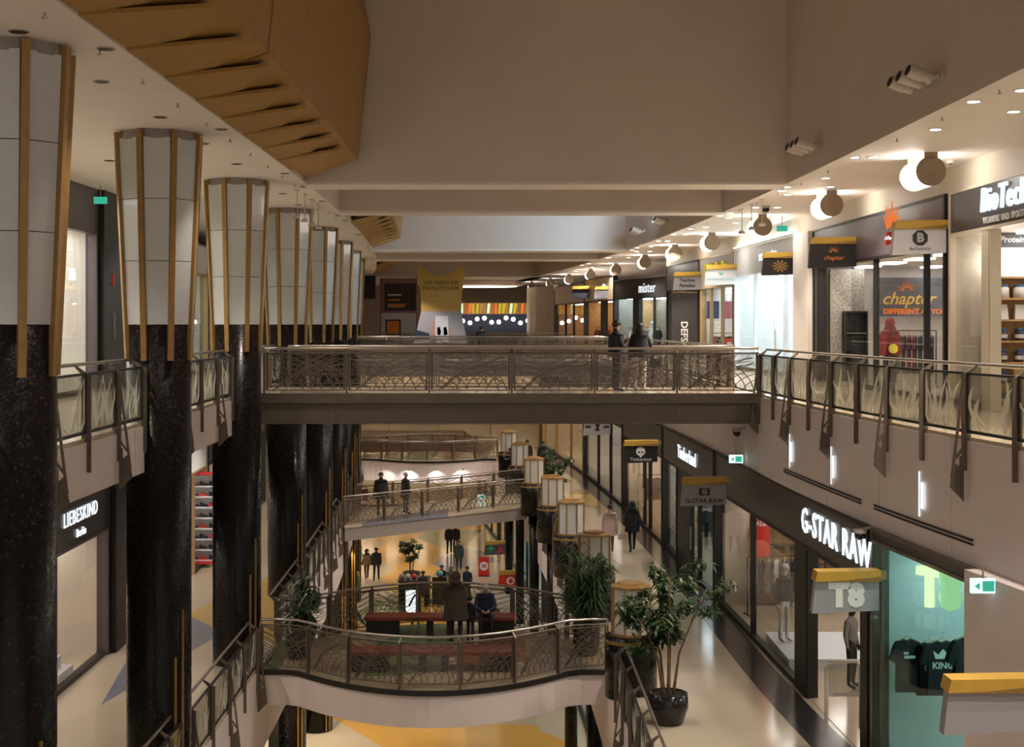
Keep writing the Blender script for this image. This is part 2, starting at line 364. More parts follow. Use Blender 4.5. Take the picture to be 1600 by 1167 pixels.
relief(46, 63.1, 1.93, 'second gold leaf relief, in the bluish coffer beyond the cross beams')
relief(80, 97.7, 1.93, 'farthest small gold leaf relief, near the hanging gold banner')
# facade walls between shops and back walls
struct(strip(lambda y: -16+C(y)+.3, YS, L0, CEIL), 'wall_left', 'grey_paint', 'far back wall behind the left shops')
struct(strip(lambda y: 14.2+C(y), YS, L0, CEIL), 'wall_right', 'grey_paint', 'far back wall behind the right shops')
mb = MB(); mb.box(-22, 12, 123.5, 123.8, L0, CEIL); struct(mb, 'wall_back', 'beige_wall', 'end wall of the mall')
def wall_piece(p, q, z0, z1, m, name, label, t=.2):
    d = Vector((q[0]-p[0], q[1]-p[1], 0)).normalized(); n = Vector((d.y, -d.x, 0))*t
    mb = MB((p[0], p[1], z0)); mb.prism([(p[0], p[1], z0), (q[0], q[1], z0), (q[0]+n.x, q[1]+n.y, z0), (p[0]+n.x, p[1]+n.y, z0)], (0, 0, z1-z0))
    return struct(mb, name, m, label)
struct(strip(lambda y: F2(y)-.02, frange(6, 68, 2), 4.42, CEIL), 'trim_4', 'cream_frame', 'cream cornice band above the upper right shop signs')
struct(slab(lambda y: -6.25+C(y), lambda y: LE1(y)-.02, frange(20, 102, 2), -8.13, -8.09), 'ceiling', 'white_paint', 'narrow soffit added above the left ground floor shops for fill lights')  # soffit added to carry the ground floor fill spots
# ================================================================ COLUMNS
def column_proto():
    r = thing('clad_column', '', 'column')
    MB().lathe([(.55, -12.14), (.55, 1.66), (.5, 1.67), (.5, 4.96)], 32).build('shaft', 'granite', r, True)
    MB().lathe([(.70, 4.80), (.66, 4.96)], 24).build('neck', 'grey_paint', r)
    def rad(z): return .545+(.735-.545)*(z-1.0)/3.9
    da = PI/4; off = -PI/2-math.radians(12)
    for k in range(8):
        a = off+k*da; t = Vector((-math.sin(a), math.cos(a), 0)); n = Vector((math.cos(a), math.sin(a), 0))
        mb = MB(); p0 = n*(rad(1.05)-.01)+Vector((0, 0, 1.05)); p1 = n*(rad(4.93)-.01)+Vector((0, 0, 4.93))
        mb.bar(p0, p1, .095, .11, n); mb.build('gold_batten', 'gold_batten', r)
        b = a+da
        for (z0, z1) in ((1.66, 2.735), (2.745, 3.785), (3.795, 4.82)):
            mb = MB(); q = []
            for (z, an) in ((z0, a+.08), (z0, b-.08), (z1, b-.08), (z1, a+.08)):
                rr = rad(z)*.985; q.append(Vector((rr*math.cos(an), rr*math.sin(an), z)))
            nn = Vector((math.cos(a+da/2), math.sin(a+da/2), 0))
            mb.prism(q, -nn*.02); mb.build('glass_panel', 'panel_white', r)
    for k, (dz, an) in enumerate(((-3.2, 35), (-4.0, 20))):
        a = math.radians(-90+an+22); n = Vector((math.cos(a), math.sin(a), 0))
        MB().bar(n*.56+Vector((0, 0, -12.1)), n*.56+Vector((0, 0, dz)), .035, .05, n).build('gold_strip', 'gold_batten', r)
    return r
cd = [(16.9, -5.87), (24.6, -5.95), (32.6, -6.1), (40.8, -6.2), (48.5, -6.36), (56.4, -6.7), (63.8, -7.1), (71.2, -7.65)]
ordn = ['nearest, cut by the left edge of the view', 'second from the left edge', 'third from the left, just before the upper footbridge', 'fourth from the left, just behind the upper footbridge',
        'fifth from the left edge', 'sixth from the left edge', 'seventh, second to last of the row', 'last and farthest of the row']
c0 = column_proto()
for i, (y, x) in enumerate(cd):
    o = c0 if i == 0 else copy_tree(c0)
    o.location = (x, y, 0); o['label'] = 'flared column with white panels and gold battens, '+ordn[i]; o['group'] = 'flared columns along the left gallery'
# drums with lanterns on the middle right gallery
def drum_proto():
    r = thing('lantern_drum', '', 'column'); h = 1.2
    MB().lathe([(.55, -.1), (.55, h-.02), (.5, h), (.3, h+.005)], 28).build('drum', 'granite', r, True); MB().lathe([(.2, L0-L1), (.2, -.09)], 18).build('lower_shaft', 'granite', r, True)
    MB().lathe([(.556, h-.15), (.56, h-.14), (.56, h-.09), (.556, h-.08)], 28).build('gold_ring', 'gold_batten', r)
    MB().lathe([(.45, h), (.45, h+.05)], 8, a0=PI/8).build('lantern_base', 'gold_batten', r)
    MB().lathe([(.45, h+.99), (.45, h+1.03), (.3, h+1.06), (.28, h+1.1)], 8, a0=PI/8).build('lantern_cap', 'gold_batten', r)
    for k in range(8):
        a = PI/8+k*PI/4; b = a+PI/4; R = .42
        MB().bar((R*math.cos(a), R*math.sin(a), h+.04), (R*math.cos(a), R*math.sin(a), h+1.0), .045).build('gold_batten', 'gold_batten', r)
        mb = MB(); q = [Vector((R*math.cos(x)*.97, R*math.sin(x)*.97, z)) for (x, z) in ((a+.05, h+.05), (b-.05, h+.05), (b-.05, h+.99), (a+.05, h+.99))]
        mb.prism(q, (-.01*math.cos(a+PI/8), -.01*math.sin(a+PI/8), 0)); mb.build('glass_panel', 'lantern_glass', r)
    return r
d0 = drum_proto()
dn = ['nearest, beside the leafy tree', 'second nearest, behind the bushy plant', 'third nearest', 'fourth nearest', 'fifth nearest', 'sixth, next to last', 'farthest of the row']
for i, (y, x) in enumerate([(30.0, 2.7), (37.4, 2.4), (44.3, 2.12), (51.3, 1.78), (58.5, 1.28), (65.7, .78), (73, .3)]):
    o = d0 if i == 0 else copy_tree(d0); o.location = (x, y, L1)
    o['label'] = 'dark stone drum carrying a glass lantern, '+dn[i]; o['group'] = 'lantern drums along the middle right gallery'
# ================================================================ RAILINGS
class Path:
    def __init__(s, pts):
        s.p = [Vector((a, b, 0)) for a, b in pts]; s.l = [0]
        for a, b in zip(s.p, s.p[1:]): s.l.append(s.l[-1]+(b-a).length)
        s.L = s.l[-1]
    def at(s, u):
        u = min(max(u, 0), s.L)
        for i in range(len(s.l)-1):
            if u <= s.l[i+1]+1e-9: break
        t = (u-s.l[i])/(s.l[i+1]-s.l[i]); return s.p[i].lerp(s.p[i+1], t), (s.p[i+1]-s.p[i]).normalized()
# post plate: outward = +x, along the rail = y
def M_post(h0, h1):
    mb = MB(); mb.box(-.05, .09, -.014, .014, h0, h1); mb.prism([(-.05, -.014, h1), (.06, -.014, h1), (-.13, -.014, h1+.13), (-.17, -.014, h1+.13)], (0, .028, 0)); return mb.mesh('post', 'bronze')
def M_truss():
    mb = MB()
    for y in (-.014,):
        mb.bar((.07, 0, .78), (.24, 0, -.62), .03, .05, (0, 1, 0)); mb.bar((.10, 0, -.28), (.10, 0, -.85), .03, .05, (0, 1, 0))
        mb.bar((.04, 0, -.12), (.21, 0, -.36), .03, .03, (0, 1, 0))
        mb.prism([(.06, -.014, -.5), (.20, -.014, -.38), (.27, -.014, -.74), (.06, -.014, -.95)], (0, .028, 0))
    return mb.mesh('truss_bracket', 'bronze')
def M_pane():
    mb = MB(); mb.box(-.006, .006, -.5, .5, .1, .93); return mb.mesh('glass_pane', 'rail_glass')
def M_frame():
    mb = MB(); mb.box(-.02, .02, -.5, .5, .92, .955); mb.box(-.02, .02, -.5, .5, .06, .105)
    for y in (-.5, .49): mb.box(-.02, .02, y, y+.01, .1, .93)
    return mb.mesh('pane_frame', 'black')
def M_grass(seed):
    rnd = random.Random(seed); mb = MB()
    for k in range(9):
        y = rnd.uniform(-.42, .42); lean = rnd.choice((-1, 1))*rnd.uniform(.08, .34); h = rnd.uniform(.35, .80); w = rnd.uniform(.03, .075); n = 8
        cu = rnd.uniform(-.16, .16); L = []; R = []
        for i in range(n+1):
            t = i/n; yy = y+lean*t+cu*math.sin(PI*t); ww = w*(.25+1.1*math.sin(PI*(.12+.86*t)))
            yy = max(-.47, min(.47, yy)); z = .13+h*t
            L.append(Vector((.011, max(-.49, yy-ww/2), z))); R.append(Vector((.011, min(.49, yy+ww/2), z)))
        for i in range(n): mb.quad(L[i], R[i], R[i+1], L[i+1])
    return mb.mesh('grass_motif', 'frost')
PM = M_post(-.02, .93); PL = M_post(-.5, .93); TR = M_truss(); PA = M_pane(); FR = M_frame(); GR = [M_grass(k) for k in range(5)]
def glass_railing(path, z, out, label, sp=1.6, group=None, truss=2):
    """out = +1 when the void lies to the right of the walking direction of the path"""
    P = Path(path); n = max(1, int(round(P.L/sp))); st = P.L/n
    p0, _ = P.at(0); r = thing('glass_railing', label, 'railing', (p0.x, p0.y, z), 0, group)
    for k in range(n+1):
        p, d = P.at(k*st); q = p-p0; ang = math.atan2(d.y, d.x)-PI/2
        if out < 0: ang += PI
        place(PL, 'post', r, q, ang)
        if truss and k % truss == 1: place(TR, 'truss_bracket', r, q, ang)
        if k < n:
            a, _ = P.at(k*st); b, _ = P.at(k*st+st); m = (a+b)/2-p0; dd = b-a; an = math.atan2(dd.y, dd.x)-PI/2+(PI if out < 0 else 0); L = dd.length
            g = place(PA, 'glass_pane', r, m, an, 0, (1, L-.05, 1))
            place(GR[(k*3) % 5], 'grass_motif', g, (0, 0, 0))['kind'] = 'stuff'; place(FR, 'pane_frame', g, (0, 0, 0))
    pts = []
    for u in frange(0, P.L, .6):
        p, d = P.at(u); nrm = Vector((d.y, -d.x, 0))*out; pts.append(p-p0-nrm*.15+Vector((0, 0, 1.07)))
    MB().tube(pts, .028, 8).build('handrail', 'steel', r, True)
    return r
def cpath(fx, y0, y1, st=1.0): return [(fx(y), y) for y in frange(y0, y1, st)]
gl = 'glass railings with etched grass'
cy = [c[0] for c in cd]
segs = [(9.5, 16.3), (17.5, 24.0), (25.2, 32.0), (33.2, 33.8)]
sn = ['in front of the nearest column', 'between the first and second columns', 'between the second and third columns', 'short piece between third column and footbridge']
for (a, b), s_ in zip(segs, sn): glass_railing(cpath(LE2, a, b), 0, 1, 'etched glass railing on the upper left gallery, '+s_, 1.65, gl)
for (a, b), s_ in zip([(37.8, 40.2), (41.4, 47.9), (49.1, 55.8), (57, 61.8)], ['just past the upper footbridge', 'past the fourth column', 'past the fifth column', 'farthest, by the second footbridge']):
    glass_railing(cpath(LE2, a, b), 0, 1, 'etched glass railing on the upper left gallery, '+s_, 1.65, gl)
glass_railing(cpath(lambda y: ER(y)-.02, 10, 33.75), 0, -1, 'long curved etched glass railing in front of the upper right shops', 1.6, gl)
glass_railing(cpath(lambda y: ER(y)-.02, 37.9, 61.8), 0, -1, 'etched glass railing on the upper right gallery beyond the footbridge', 1.6, gl)
dy = [30.0, 37.4, 44.3, 51.3, 58.5, 65.7, 73]
for i in range(6):
    if i == 0: glass_railing(cpath(RE1, 35.2, dy[1]-.6), L1, -1, 'middle right glass railing between platform and second lantern drum', 1.1, gl)
    else: glass_railing(cpath(RE1, dy[i]+.6, dy[i+1]-.6), L1, -1, 'middle right glass railing %s lantern drum' % ['', 'after the second', 'after the third', 'after the fourth', 'after the fifth', 'after the sixth'][i], 1.5, gl)
glass_railing(cpath(RE1, 20, 29.4), L1, -1, 'middle right glass railing in front of the nearest lantern drum', 1.5, gl)
for (a, b), s_ in zip([(20, 31.8), (35, 54.4), (59.5, 79)], ['before the oval platform', 'past the oval platform', 'past the slanting footbridge']):
    glass_railing(cpath(LE1, a, b), L1, 1, 'middle left glass railing '+s_, 1.6, gl)
# lattice of sweeping arcs, a unit panel one metre wide that is stretched to fit
def M_lattice(seed, wdt=.013):
    rnd = random.Random(seed); mb = MB(); z0, z1 = .10, .96; H = z1-z0
    def arc(cx, cz, R, a0, a1, n=18):
        pr = None
        for i in range(n+1):
            a = a0+(a1-a0)*i/n; p = (cx+R*math.cos(a), cz+R*math.sin(a))
            ok = -.5 <= p[0] <= .5 and z0 <= p[1] <= z1
            if pr and ok: mb.bar((0, pr[0], pr[1]), (0, p[0], p[1]), wdt, .012, (1, 0, 0))
            pr = p if ok else None
    for k in range(8): arc(-.62+rnd.uniform(-.03, .03), z0-.1, .28+.115*k, 0, PI*.62)
    for k in range(7): arc(.66, z0-.05+rnd.uniform(-.03, .03), .22+.125*k, PI*.38, PI)
    for k in range(6): arc(.1+.13*k, z0-.35, .62+.11*k, PI*.45, PI*.95)
    for k in range(4): arc(-.15, z1+.25, .35+.13*k, PI*1.05, PI*1.95)
    for zz in (z0, z1): mb.box(-.012, .012, -.5, .5, zz-.012, zz+.012)
    for yy in (-.488, .488): mb.box(-.012, .012, yy-.012, yy+.012, z0, z1)
    return mb.mesh('lattice_panel', 'bronze')
LT = [M_lattice(k) for k in range(3)]
def M_bg():
    mb = MB(); mb.box(-.036, -.03, -.5, .5, .05, .96); return mb.mesh('glass_pane', 'bridge_glass')
BG = M_bg()
def M_bpost():
    mb = MB(); mb.box(-.03, .06, -.02, .02, -.12, .98); mb.prism([(-.03, -.02, .98), (.06, -.02, .98), (-.06, -.02, 1.08), (-.10, -.02, 1.08)], (0, .04, 0)); return mb.mesh('post', 'bronze')
BP = M_bpost()
def lattice_railing(path, z, out, label, sp=1.95, group='lattice railings', pane=True):
    P = Path(path); n = max(1, int(round(P.L/sp))); st = P.L/n; p0, _ = P.at(0)
    r = thing('lattice_railing', label, 'railing', (p0.x, p0.y, z), 0, group)
    for k in range(n+1):
        p, d = P.at(k*st); ang = math.atan2(d.y, d.x)-PI/2+(PI if out < 0 else 0); place(BP, 'post', r, p-p0, ang)
        if k < n:
            a, _ = P.at(k*st); b, _ = P.at(k*st+st); dd = b-a; an = math.atan2(dd.y, dd.x)-PI/2+(PI if out < 0 else 0)
            place(LT[k % 3], 'lattice_panel', r, (a+b)/2-p0, an, 0, (1, dd.length-.08, 1))
            if pane: place(BG, 'glass_pane', r, (a+b)/2-p0, an, 0, (1, dd.length-.02, 1))
    pts = []; p2 = []
    for u in frange(0, P.L, .4):
        p, d = P.at(u); nr = Vector((d.y, -d.x, 0))*out; pts.append(p-p0-nr*.08+Vector((0, 0, 1.09))); p2.append(p-p0+Vector((0, 0, .99)))
    MB().tube(pts, .03, 8).build('handrail', 'steel', r, True); MB().tube(p2, .016, 6).build('top_bar', 'bronze', r, True)
    return r
# ---- upper footbridges
def bridge(label, y0, y1, xa, xb, z, t):
    r = thing('footbridge', label, 'bridge', ((xa+xb)/2, y0, z))
    mb = MB(r.location); mb.box(xa, xb, y0, y1, z-t, z-.16); mb.build('beam', 'bridge_paint', r)
    mb = MB(r.location); mb.box(xa, xb, y0-.06, y1+.06, z-.16, z); mb.build('deck', 'floor_beige', r)
    for yy in (y0-.10, y1+.06): mb = MB(r.location); mb.box(xa, xb, yy, yy+.04, z-.2, z+.03); mb.build('edge_trim', 'bronze', r)
    for x in frange(xa, xb, 2.0)[1:-1]: mb = MB(r.location); mb.box(x-.02, x+.02, y0-.02, y0, z-t+.02, z-.18); mb.build('joint_cover', 'bronze', r)
    mb = MB(r.location); mb.box(xa, xb, y0-.03, y0+.1, z-t-.04, z-t); mb.build('lower_flange', 'bronze', r)
    return r
bridge('straight brown footbridge across the void on the upper level, two people standing on it', 33.8, 37.7, -6.12, 6.22, 0, .66)
lattice_railing([(-5.68, 33.84), (6.1, 33.84)], 0, 1, 'lattice railing along the near side of the upper footbridge')
lattice_railing([(-5.68, 37.66), (6.1, 37.66)], 0, -1, 'lattice railing along the far side of the upper footbridge', pane=False)
bridge('second upper footbridge, farther off behind the first', 64.5, 68.3, -7.5, 5.0, 0, .66)
lattice_railing([(-7.3, 64.54), (4.8, 64.54)], 0, 1, 'lattice railing on the near side of the second upper footbridge')
lattice_railing([(-7.3, 68.26), (4.8, 68.26)], 0, -1, 'lattice railing on the far side of the second upper footbridge', pane=False)
lattice_railing([(-11, 92.1), (4.4, 92.1)], 0, 1, 'lattice railing at the far upper floor edge', 2.2)
# ---- oval platforms on the middle level
def platform(y0, hw, bulge, xa, xb, label, lf, lb, sp=1.33, th=.8):
    xm = (xa+xb)/2; w = xb-xa
    def yc(x, s):
        u = abs(x-xm)/(w/2); k = 0 if u > .80 else 1-(u/.80)**2; return y0+s*(hw+bulge*k)
    xs = frange(xa, xb, .3); r = thing('oval_platform', label, 'bridge', (xm, y0, L1))
    poly = [(x, yc(x, -1), L1-th) for x in xs]+[(x, yc(x, 1), L1-th) for x in reversed(xs)]
    mb = MB(r.location); mb.prism(poly, (0, 0, th-.12)); mb.build('slab', 'fascia_paint', r)
    poly = [(x, yc(x, -1)-.05, L1-.12) for x in xs]+[(x, yc(x, 1)+.05, L1-.12) for x in reversed(xs)]
    mb = MB(r.location); mb.prism(poly, (0, 0, .11)); mb.build('edge_band', 'black', r)
    poly = [(x, yc(x, -1), L1-.01) for x in xs]+[(x, yc(x, 1), L1-.01) for x in reversed(xs)]
    mb = MB(r.location); mb.prism(poly, (0, 0, .012)); mb.build('floor_finish', 'floor_platform', r)
    lattice_railing([(x, yc(x, -1)+.05) for x in xs], L1, 1, lf, sp); lattice_railing([(x, yc(x, 1)-.05) for x in xs], L1, -1, lb, sp, pane=False)
    return r
platform(33.4, 1.5, 1.85, -5.45, 2.35, 'oval platform bridging the void on the middle level with benches on it', 'curved lattice railing on the near rim of the bench platform', 'curved lattice railing on the far rim of the bench platform')
platform(83.5, 1.4, 1.7, -8.3, -.3, 'far oval platform on the middle level beyond the slanting footbridge', 'curved lattice railing on the near rim of the far oval platform', 'curved lattice railing on the far rim of the far oval platform', 1.6, 1.25)
for k in range(4):
    x = -6.9+1.55*k; y = 80.28+.35*abs(k-1.5)**2*.35; r = thing('wall_washer', 'small wall washer lighting the far platform edge, %s from left' % ['first', 'second', 'third', 'fourth'][k], 'light', (x, y, L1-.45))
    MB().lathe([(.05, -.08), (.06, 0)], 10).build('housing', 'steel', r); MB().box(-.015, .015, 0, .25, -.03, 0).build('arm', 'steel', r); spot(x, y, L1-.55, 14, (1, .96, .9), 150, .03, (x, y+.25, L1-1.2))
# ---- slanting footbridge
A = Vector((-6.1, 54.75, 0)); B = Vector((1.0, 61.0, 0)); d = (B-A).normalized(); nrm = Vector((0, 4.4, 0))
r = thing('footbridge', 'slanting footbridge on the middle level, two people standing on it', 'bridge', (A.x, A.y, L1))
mb = MB(r.location); z = Vector((0, 0, L1)); mb.prism([A+z+Vector((0, 0, -.62)), B+z+Vector((0, 0, -.62)), B+nrm+z+Vector((0, 0, -.62)), A+nrm+z+Vector((0, 0, -.62))], (0, 0, .5)); mb.build('beam', 'grey_paint', r)
mb = MB(r.location); e = d*0-nrm.normalized()*.06; mb.prism([A+e+z+Vector((0, 0, -.12)), B+e+z+Vector((0, 0, -.12)), B+nrm-e+z+Vector((0, 0, -.12)), A+nrm-e+z+Vector((0, 0, -.12))], (0, 0, .125)); mb.build('deck', 'floor_inlay', r)
lattice_railing([(A.x, A.y+.05), (B.x, B.y+.05)], L1, 1, 'lattice railing on the near side of the slanting footbridge', 1.9)
lattice_railing([(A.x+nrm.x, A.y+nrm.y-.05), (B.x+nrm.x, B.y+nrm.y-.05)], L1, -1, 'lattice railing on the far side of the slanting footbridge', 1.9, pane=False)
SKA, SKB, SKN = A.copy(), B.copy(), nrm.normalized()
# ================================================================ CEILING FITTINGS
def lamp_proto():
    r = thing('cylinder_lamp', '', 'lamp')
    mb = MB(); mb.tube([(0, .05, -.36), (0, 1.15, -.36)], .275, 28, False); mb.build('diffuser', 'lamp_white', r, True)
    for y in (0, 1.15): mb = MB(); mb.tube([(0, y, -.36), (0, y+.05, -.36)], .285, 28); mb.build('end_disc', 'brushed', r)
    mb = MB(); mb.box(-.13, .13, .0, .04, -.12, 0); mb.build('bracket', 'brushed', r)
    mb = MB(); mb.box(-.13, .13, 1.14, 1.18, -.12, 0); mb.build('bracket', 'brushed', r); return r
l0 = lamp_proto()
lp = [(27.2, 8.19), (34.9, 8.07), (42.5, 7.76), (50.9, 7.48), (58.5, 7.08), (67, 6.7), (76.6, 6.1), (84.4, 5.2), (92.6, 4.3), (101, 3.36), (109, 2.2)]
nth = ['nearest', 'second nearest', 'third nearest', 'fourth', 'fifth', 'sixth', 'seventh', 'eighth', 'ninth', 'tenth', 'eleventh and farthest']
for i, (y, x) in enumerate(lp):
    o = l0 if i == 0 else copy_tree(l0); o.location = (x, y, CEIL-.004); o['label'] = 'white glowing cylinder lamp with brushed end disc, %s in the row' % nth[i]; o['group'] = 'cylinder lamps under the right ceiling'
def downlight(x, y, z, on, lab=None, grp=None):
    r = thing('downlight', lab or ('round lit recessed downlight in the ceiling' if on else 'round dark recessed downlight in the left ceiling'), 'downlight', (x, y, z), 0, grp or ('lit ceiling downlights' if on else 'dark ceiling downlights'))
    MB().lathe([(.115, -.012), (.115, 0)], 18).build('trim_ring', 'steel', r); MB().lathe([(.092, -.016), (.092, -.011)], 18).build('lens', 'down_on' if on else 'black', r)
for k in range(9): y = 16+3.3*k; downlight(-5.45+C(y), y, CEIL, False)
for k in range(12): y = 20+4.0*k; downlight(7.3+C(y), y, CEIL, True)
for k in range(6): y = 24+6*k; downlight(-8+C(y), y, CEIL, True)
for (x, y, z) in list(SPOTS):  # discs added so that each spot has a fixture
    if z > 4: downlight(x, y, CEIL, x > 0)
    elif z < -8: downlight(x, y, -8.13, True, 'small lit downlight added in the soffit over the left ground floor shops', 'added ground floor soffit downlights')
    elif -1 < z: downlight(x, y, -.8, True, 'small lit downlight added under the upper left gallery', 'added downlights under the upper left gallery')
sp0 = MB().tube([(0, 0, 0), (0, 0, -.05)], .012, 6).lathe([(.03, -.062), (.035, -.05)], 8).mesh('sprinkler', 'steel')
for k in range(16):
    y = 13+2.05*k; tag(place(sp0, 'sprinkler', None, (-4.85+C(y), y, CEIL)), 'tiny sprinkler head along the left ceiling edge', 'sprinkler', 'left ceiling sprinklers')
for k in range(12):
    y = 20+2.6*k; tag(place(sp0, 'sprinkler', None, (6.98+C(y), y, CEIL)), 'tiny sprinkler head along the right ceiling edge', 'sprinkler', 'right ceiling sprinklers')
def pendant(x, y, lab):
    r = thing('pendant_speaker', lab, 'speaker', (x, y, CEIL)); MB().tube([(0, 0, 0), (0, 0, -.62)], .014, 6).build('rod', 'cam_white', r)
    MB().lathe([(.09, -.70), (.10, -.66), (.06, -.61), (.02, -.6)], 14).build('dome', 'cam_white', r); MB().lathe([(.07, -.02), (.07, 0)], 12).build('rose', 'cam_white', r)
for k in range(4): pendant(-4.95+C(35), 34.8+1.3*k, 'slim white pendant on a rod near the left ceiling edge, %s of four' % ['first', 'second', 'third', 'last'][k])
for k in range(3): pendant(7.0+C(39), 37.5+1.6*k, 'slim white pendant on a rod near the right ceiling edge, %s of three' % ['first', 'second', 'last'][k])
def spot_cluster(x, y, z, lab):
    r = thing('spotlight_cluster', lab, 'spotlight', (x, y, z)); MB().box(-.02, .02, -.65, .65, -.05, .05).build('mounting_rail', 'cam_white', r)
    for k in range(3):
        y0 = -.5+.5*k; a = Vector((-.14, y0, -.04)); b = a+Vector((-.36, -.06, .12)); mb = MB(); mb.tube([a, a.lerp(b, .35), a.lerp(b, .36), b], [.085, .085, .10, .10], 16); h = mb.build('lamp_head', 'cam_white', r)
        MB().tube([b, b+(b-a)*.02], .085, 14).build('lens', 'black', h); MB().bar((0, y0, 0), a+Vector((.02, 0, 0)), .05).build('arm', 'cam_white', r)
spot_cluster(6.66, 22.2, 5.45, 'three pale spotlights on the right coffer wall, nearer cluster'); spot_cluster(6.64, 30.3, 5.42, 'three pale spotlights on the right coffer wall, farther cluster')
spot_cluster(6.64+C(52), 52, 5.45, 'small spotlight cluster on the bluish coffer wall'); spot_cluster(6.64+C(58), 58, 5.45, 'farther small spotlight cluster on the bluish coffer wall')
for y in (52, 58): spot(6.05+C(y), y-.1, 5.62, 240, (.62, .82, 1), 95, .1, (1+C(63), 63.2, 7.2))
up = thing('added_cornice_light', 'added cool light strip for bluish spill over the jewellery shop', 'light', (F2(44), 44, 4.5)); mb = MB(up.location); mb.bar((F2(44)-.12, 44, 4.5), (F2(53)-.12, 53, 4.5), .06, .03); mb.build('strip', 'panel_cool', up); mb = MB(up.location); mb.bar((F2(44)-.12, 44, 4.46), (F2(53)-.12, 53, 4.46), .10, .04); mb.build('tray', 'cream_frame', up)  # uplight strip added to tint the ceiling like the bright shop's spill
def dome_cam(p, lab):
    r = thing('security_camera', lab, 'camera', p); MB().lathe([(.03, -.19), (.09, -.15), (.10, -.09), (.10, -.06)], 14).build('dome', 'black_gloss', r, True); MB().lathe([(.11, -.07), (.12, 0)], 14).build('housing', 'cam_white', r)
    MB().bar((0, 0, -.01), (.3, 0, .05), .04).build('arm', 'cam_white', r)
dome_cam((7.3, 39.5, CEIL), 'dome camera under the right ceiling by the pendants'); dome_cam((5.85, 35.6, -.95), 'dome camera below the right end of the upper footbridge')
dome_cam((6.25, 24.9, -1.92), 'white camera at the fascia between the two middle right shops')
r = thing('smoke_detector', 'round smoke detector on the right ceiling above the vitamin shop', 'detector', (9.0, 28.6, CEIL)); MB().lathe([(.05, -.07), (.09, -.05), (.1, 0)], 16).build('housing', 'cam_white', r); MB().lathe([(.03, -.085), (.04, -.068)], 10).build('sensor', 'black', r)
def exit_sign(p, lab, w=.34, h=.2, m='exit_white', hang=.16):
    r = thing('exit_sign', lab, 'sign', p); MB().box(-w/2, w/2, -.04, .04, -h/2, h/2).build('box', m, r)
    MB().box(-.02, w/2-.03, -.046, -.04, -h/2+.03, h/2-.03).build('pictogram', 'exit_green', r); MB().box(-.01, .01, -.01, .01, h/2, h/2+hang).build('hanger', 'steel', r)
    mb = MB(); mb.prism([(-.13, -.046, 0), (-.06, -.046, .05), (-.06, -.046, -.05)], (0, .004, 0)); mb.build('arrow', 'exit_green', r)
exit_sign(tuple(at(1536, 915, 19.6)), 'lit green and white exit sign beside the near white wall'); exit_sign(tuple(at(1150, 717, 35.5)), 'lit green and white exit sign below the footbridge end')
exit_sign(tuple(at(1222, 357, 41)), 'small green exit sign under the right ceiling', .3, .16, 'exit_green', .28); exit_sign(tuple(at(157, 313, 33.5)), 'small green exit sign in front of the upper left shop header', .3, .16, 'exit_green', .28)
exit_sign(tuple(at(752, 776, 62.5)), 'small green exit sign beyond the slanting footbridge')
# light strips and slots on the right fascia
for i, y in enumerate((30.4, 27.2, 22.6)):
    x = ER(y)-.06; r = thing('wall_light', 'slim vertical light strip on right fascia, %s' % ['farthest of three', 'middle one of three', 'nearest of three'][i], 'light', (x, y, -1.05))
    MB().box(-.02, 0, -.05, .03, -.22, .2).build('strip', 'strip_cool', r); MB().box(-.012, .0, .16, .185, -.36, .36).build('bar', 'strip_cool', r)
for i, (a, b) in enumerate(((31.2, 25.6), (24.9, 20.8))):
    r = thing('air_slot', 'long dark double ventilation slot in right fascia, %s' % ['above the denim shop sign', 'above the t-shirt shop'][i], 'vent', (ER(a), a, -1.5))
    for z in (-1.5, -1.56):
        mb = MB(r.location)
        for c, d in zip(frange(a, b, -1), frange(a, b, -1)[1:]): pass
        ys = [a+(b-a)*k/6 for k in range(7)]
        for c, d in zip(ys, ys[1:]): mb.bar((ER(c)-.036, c, z), (ER(d)-.036, d, z), .02, .032)
        mb.build('slot', 'black', r)
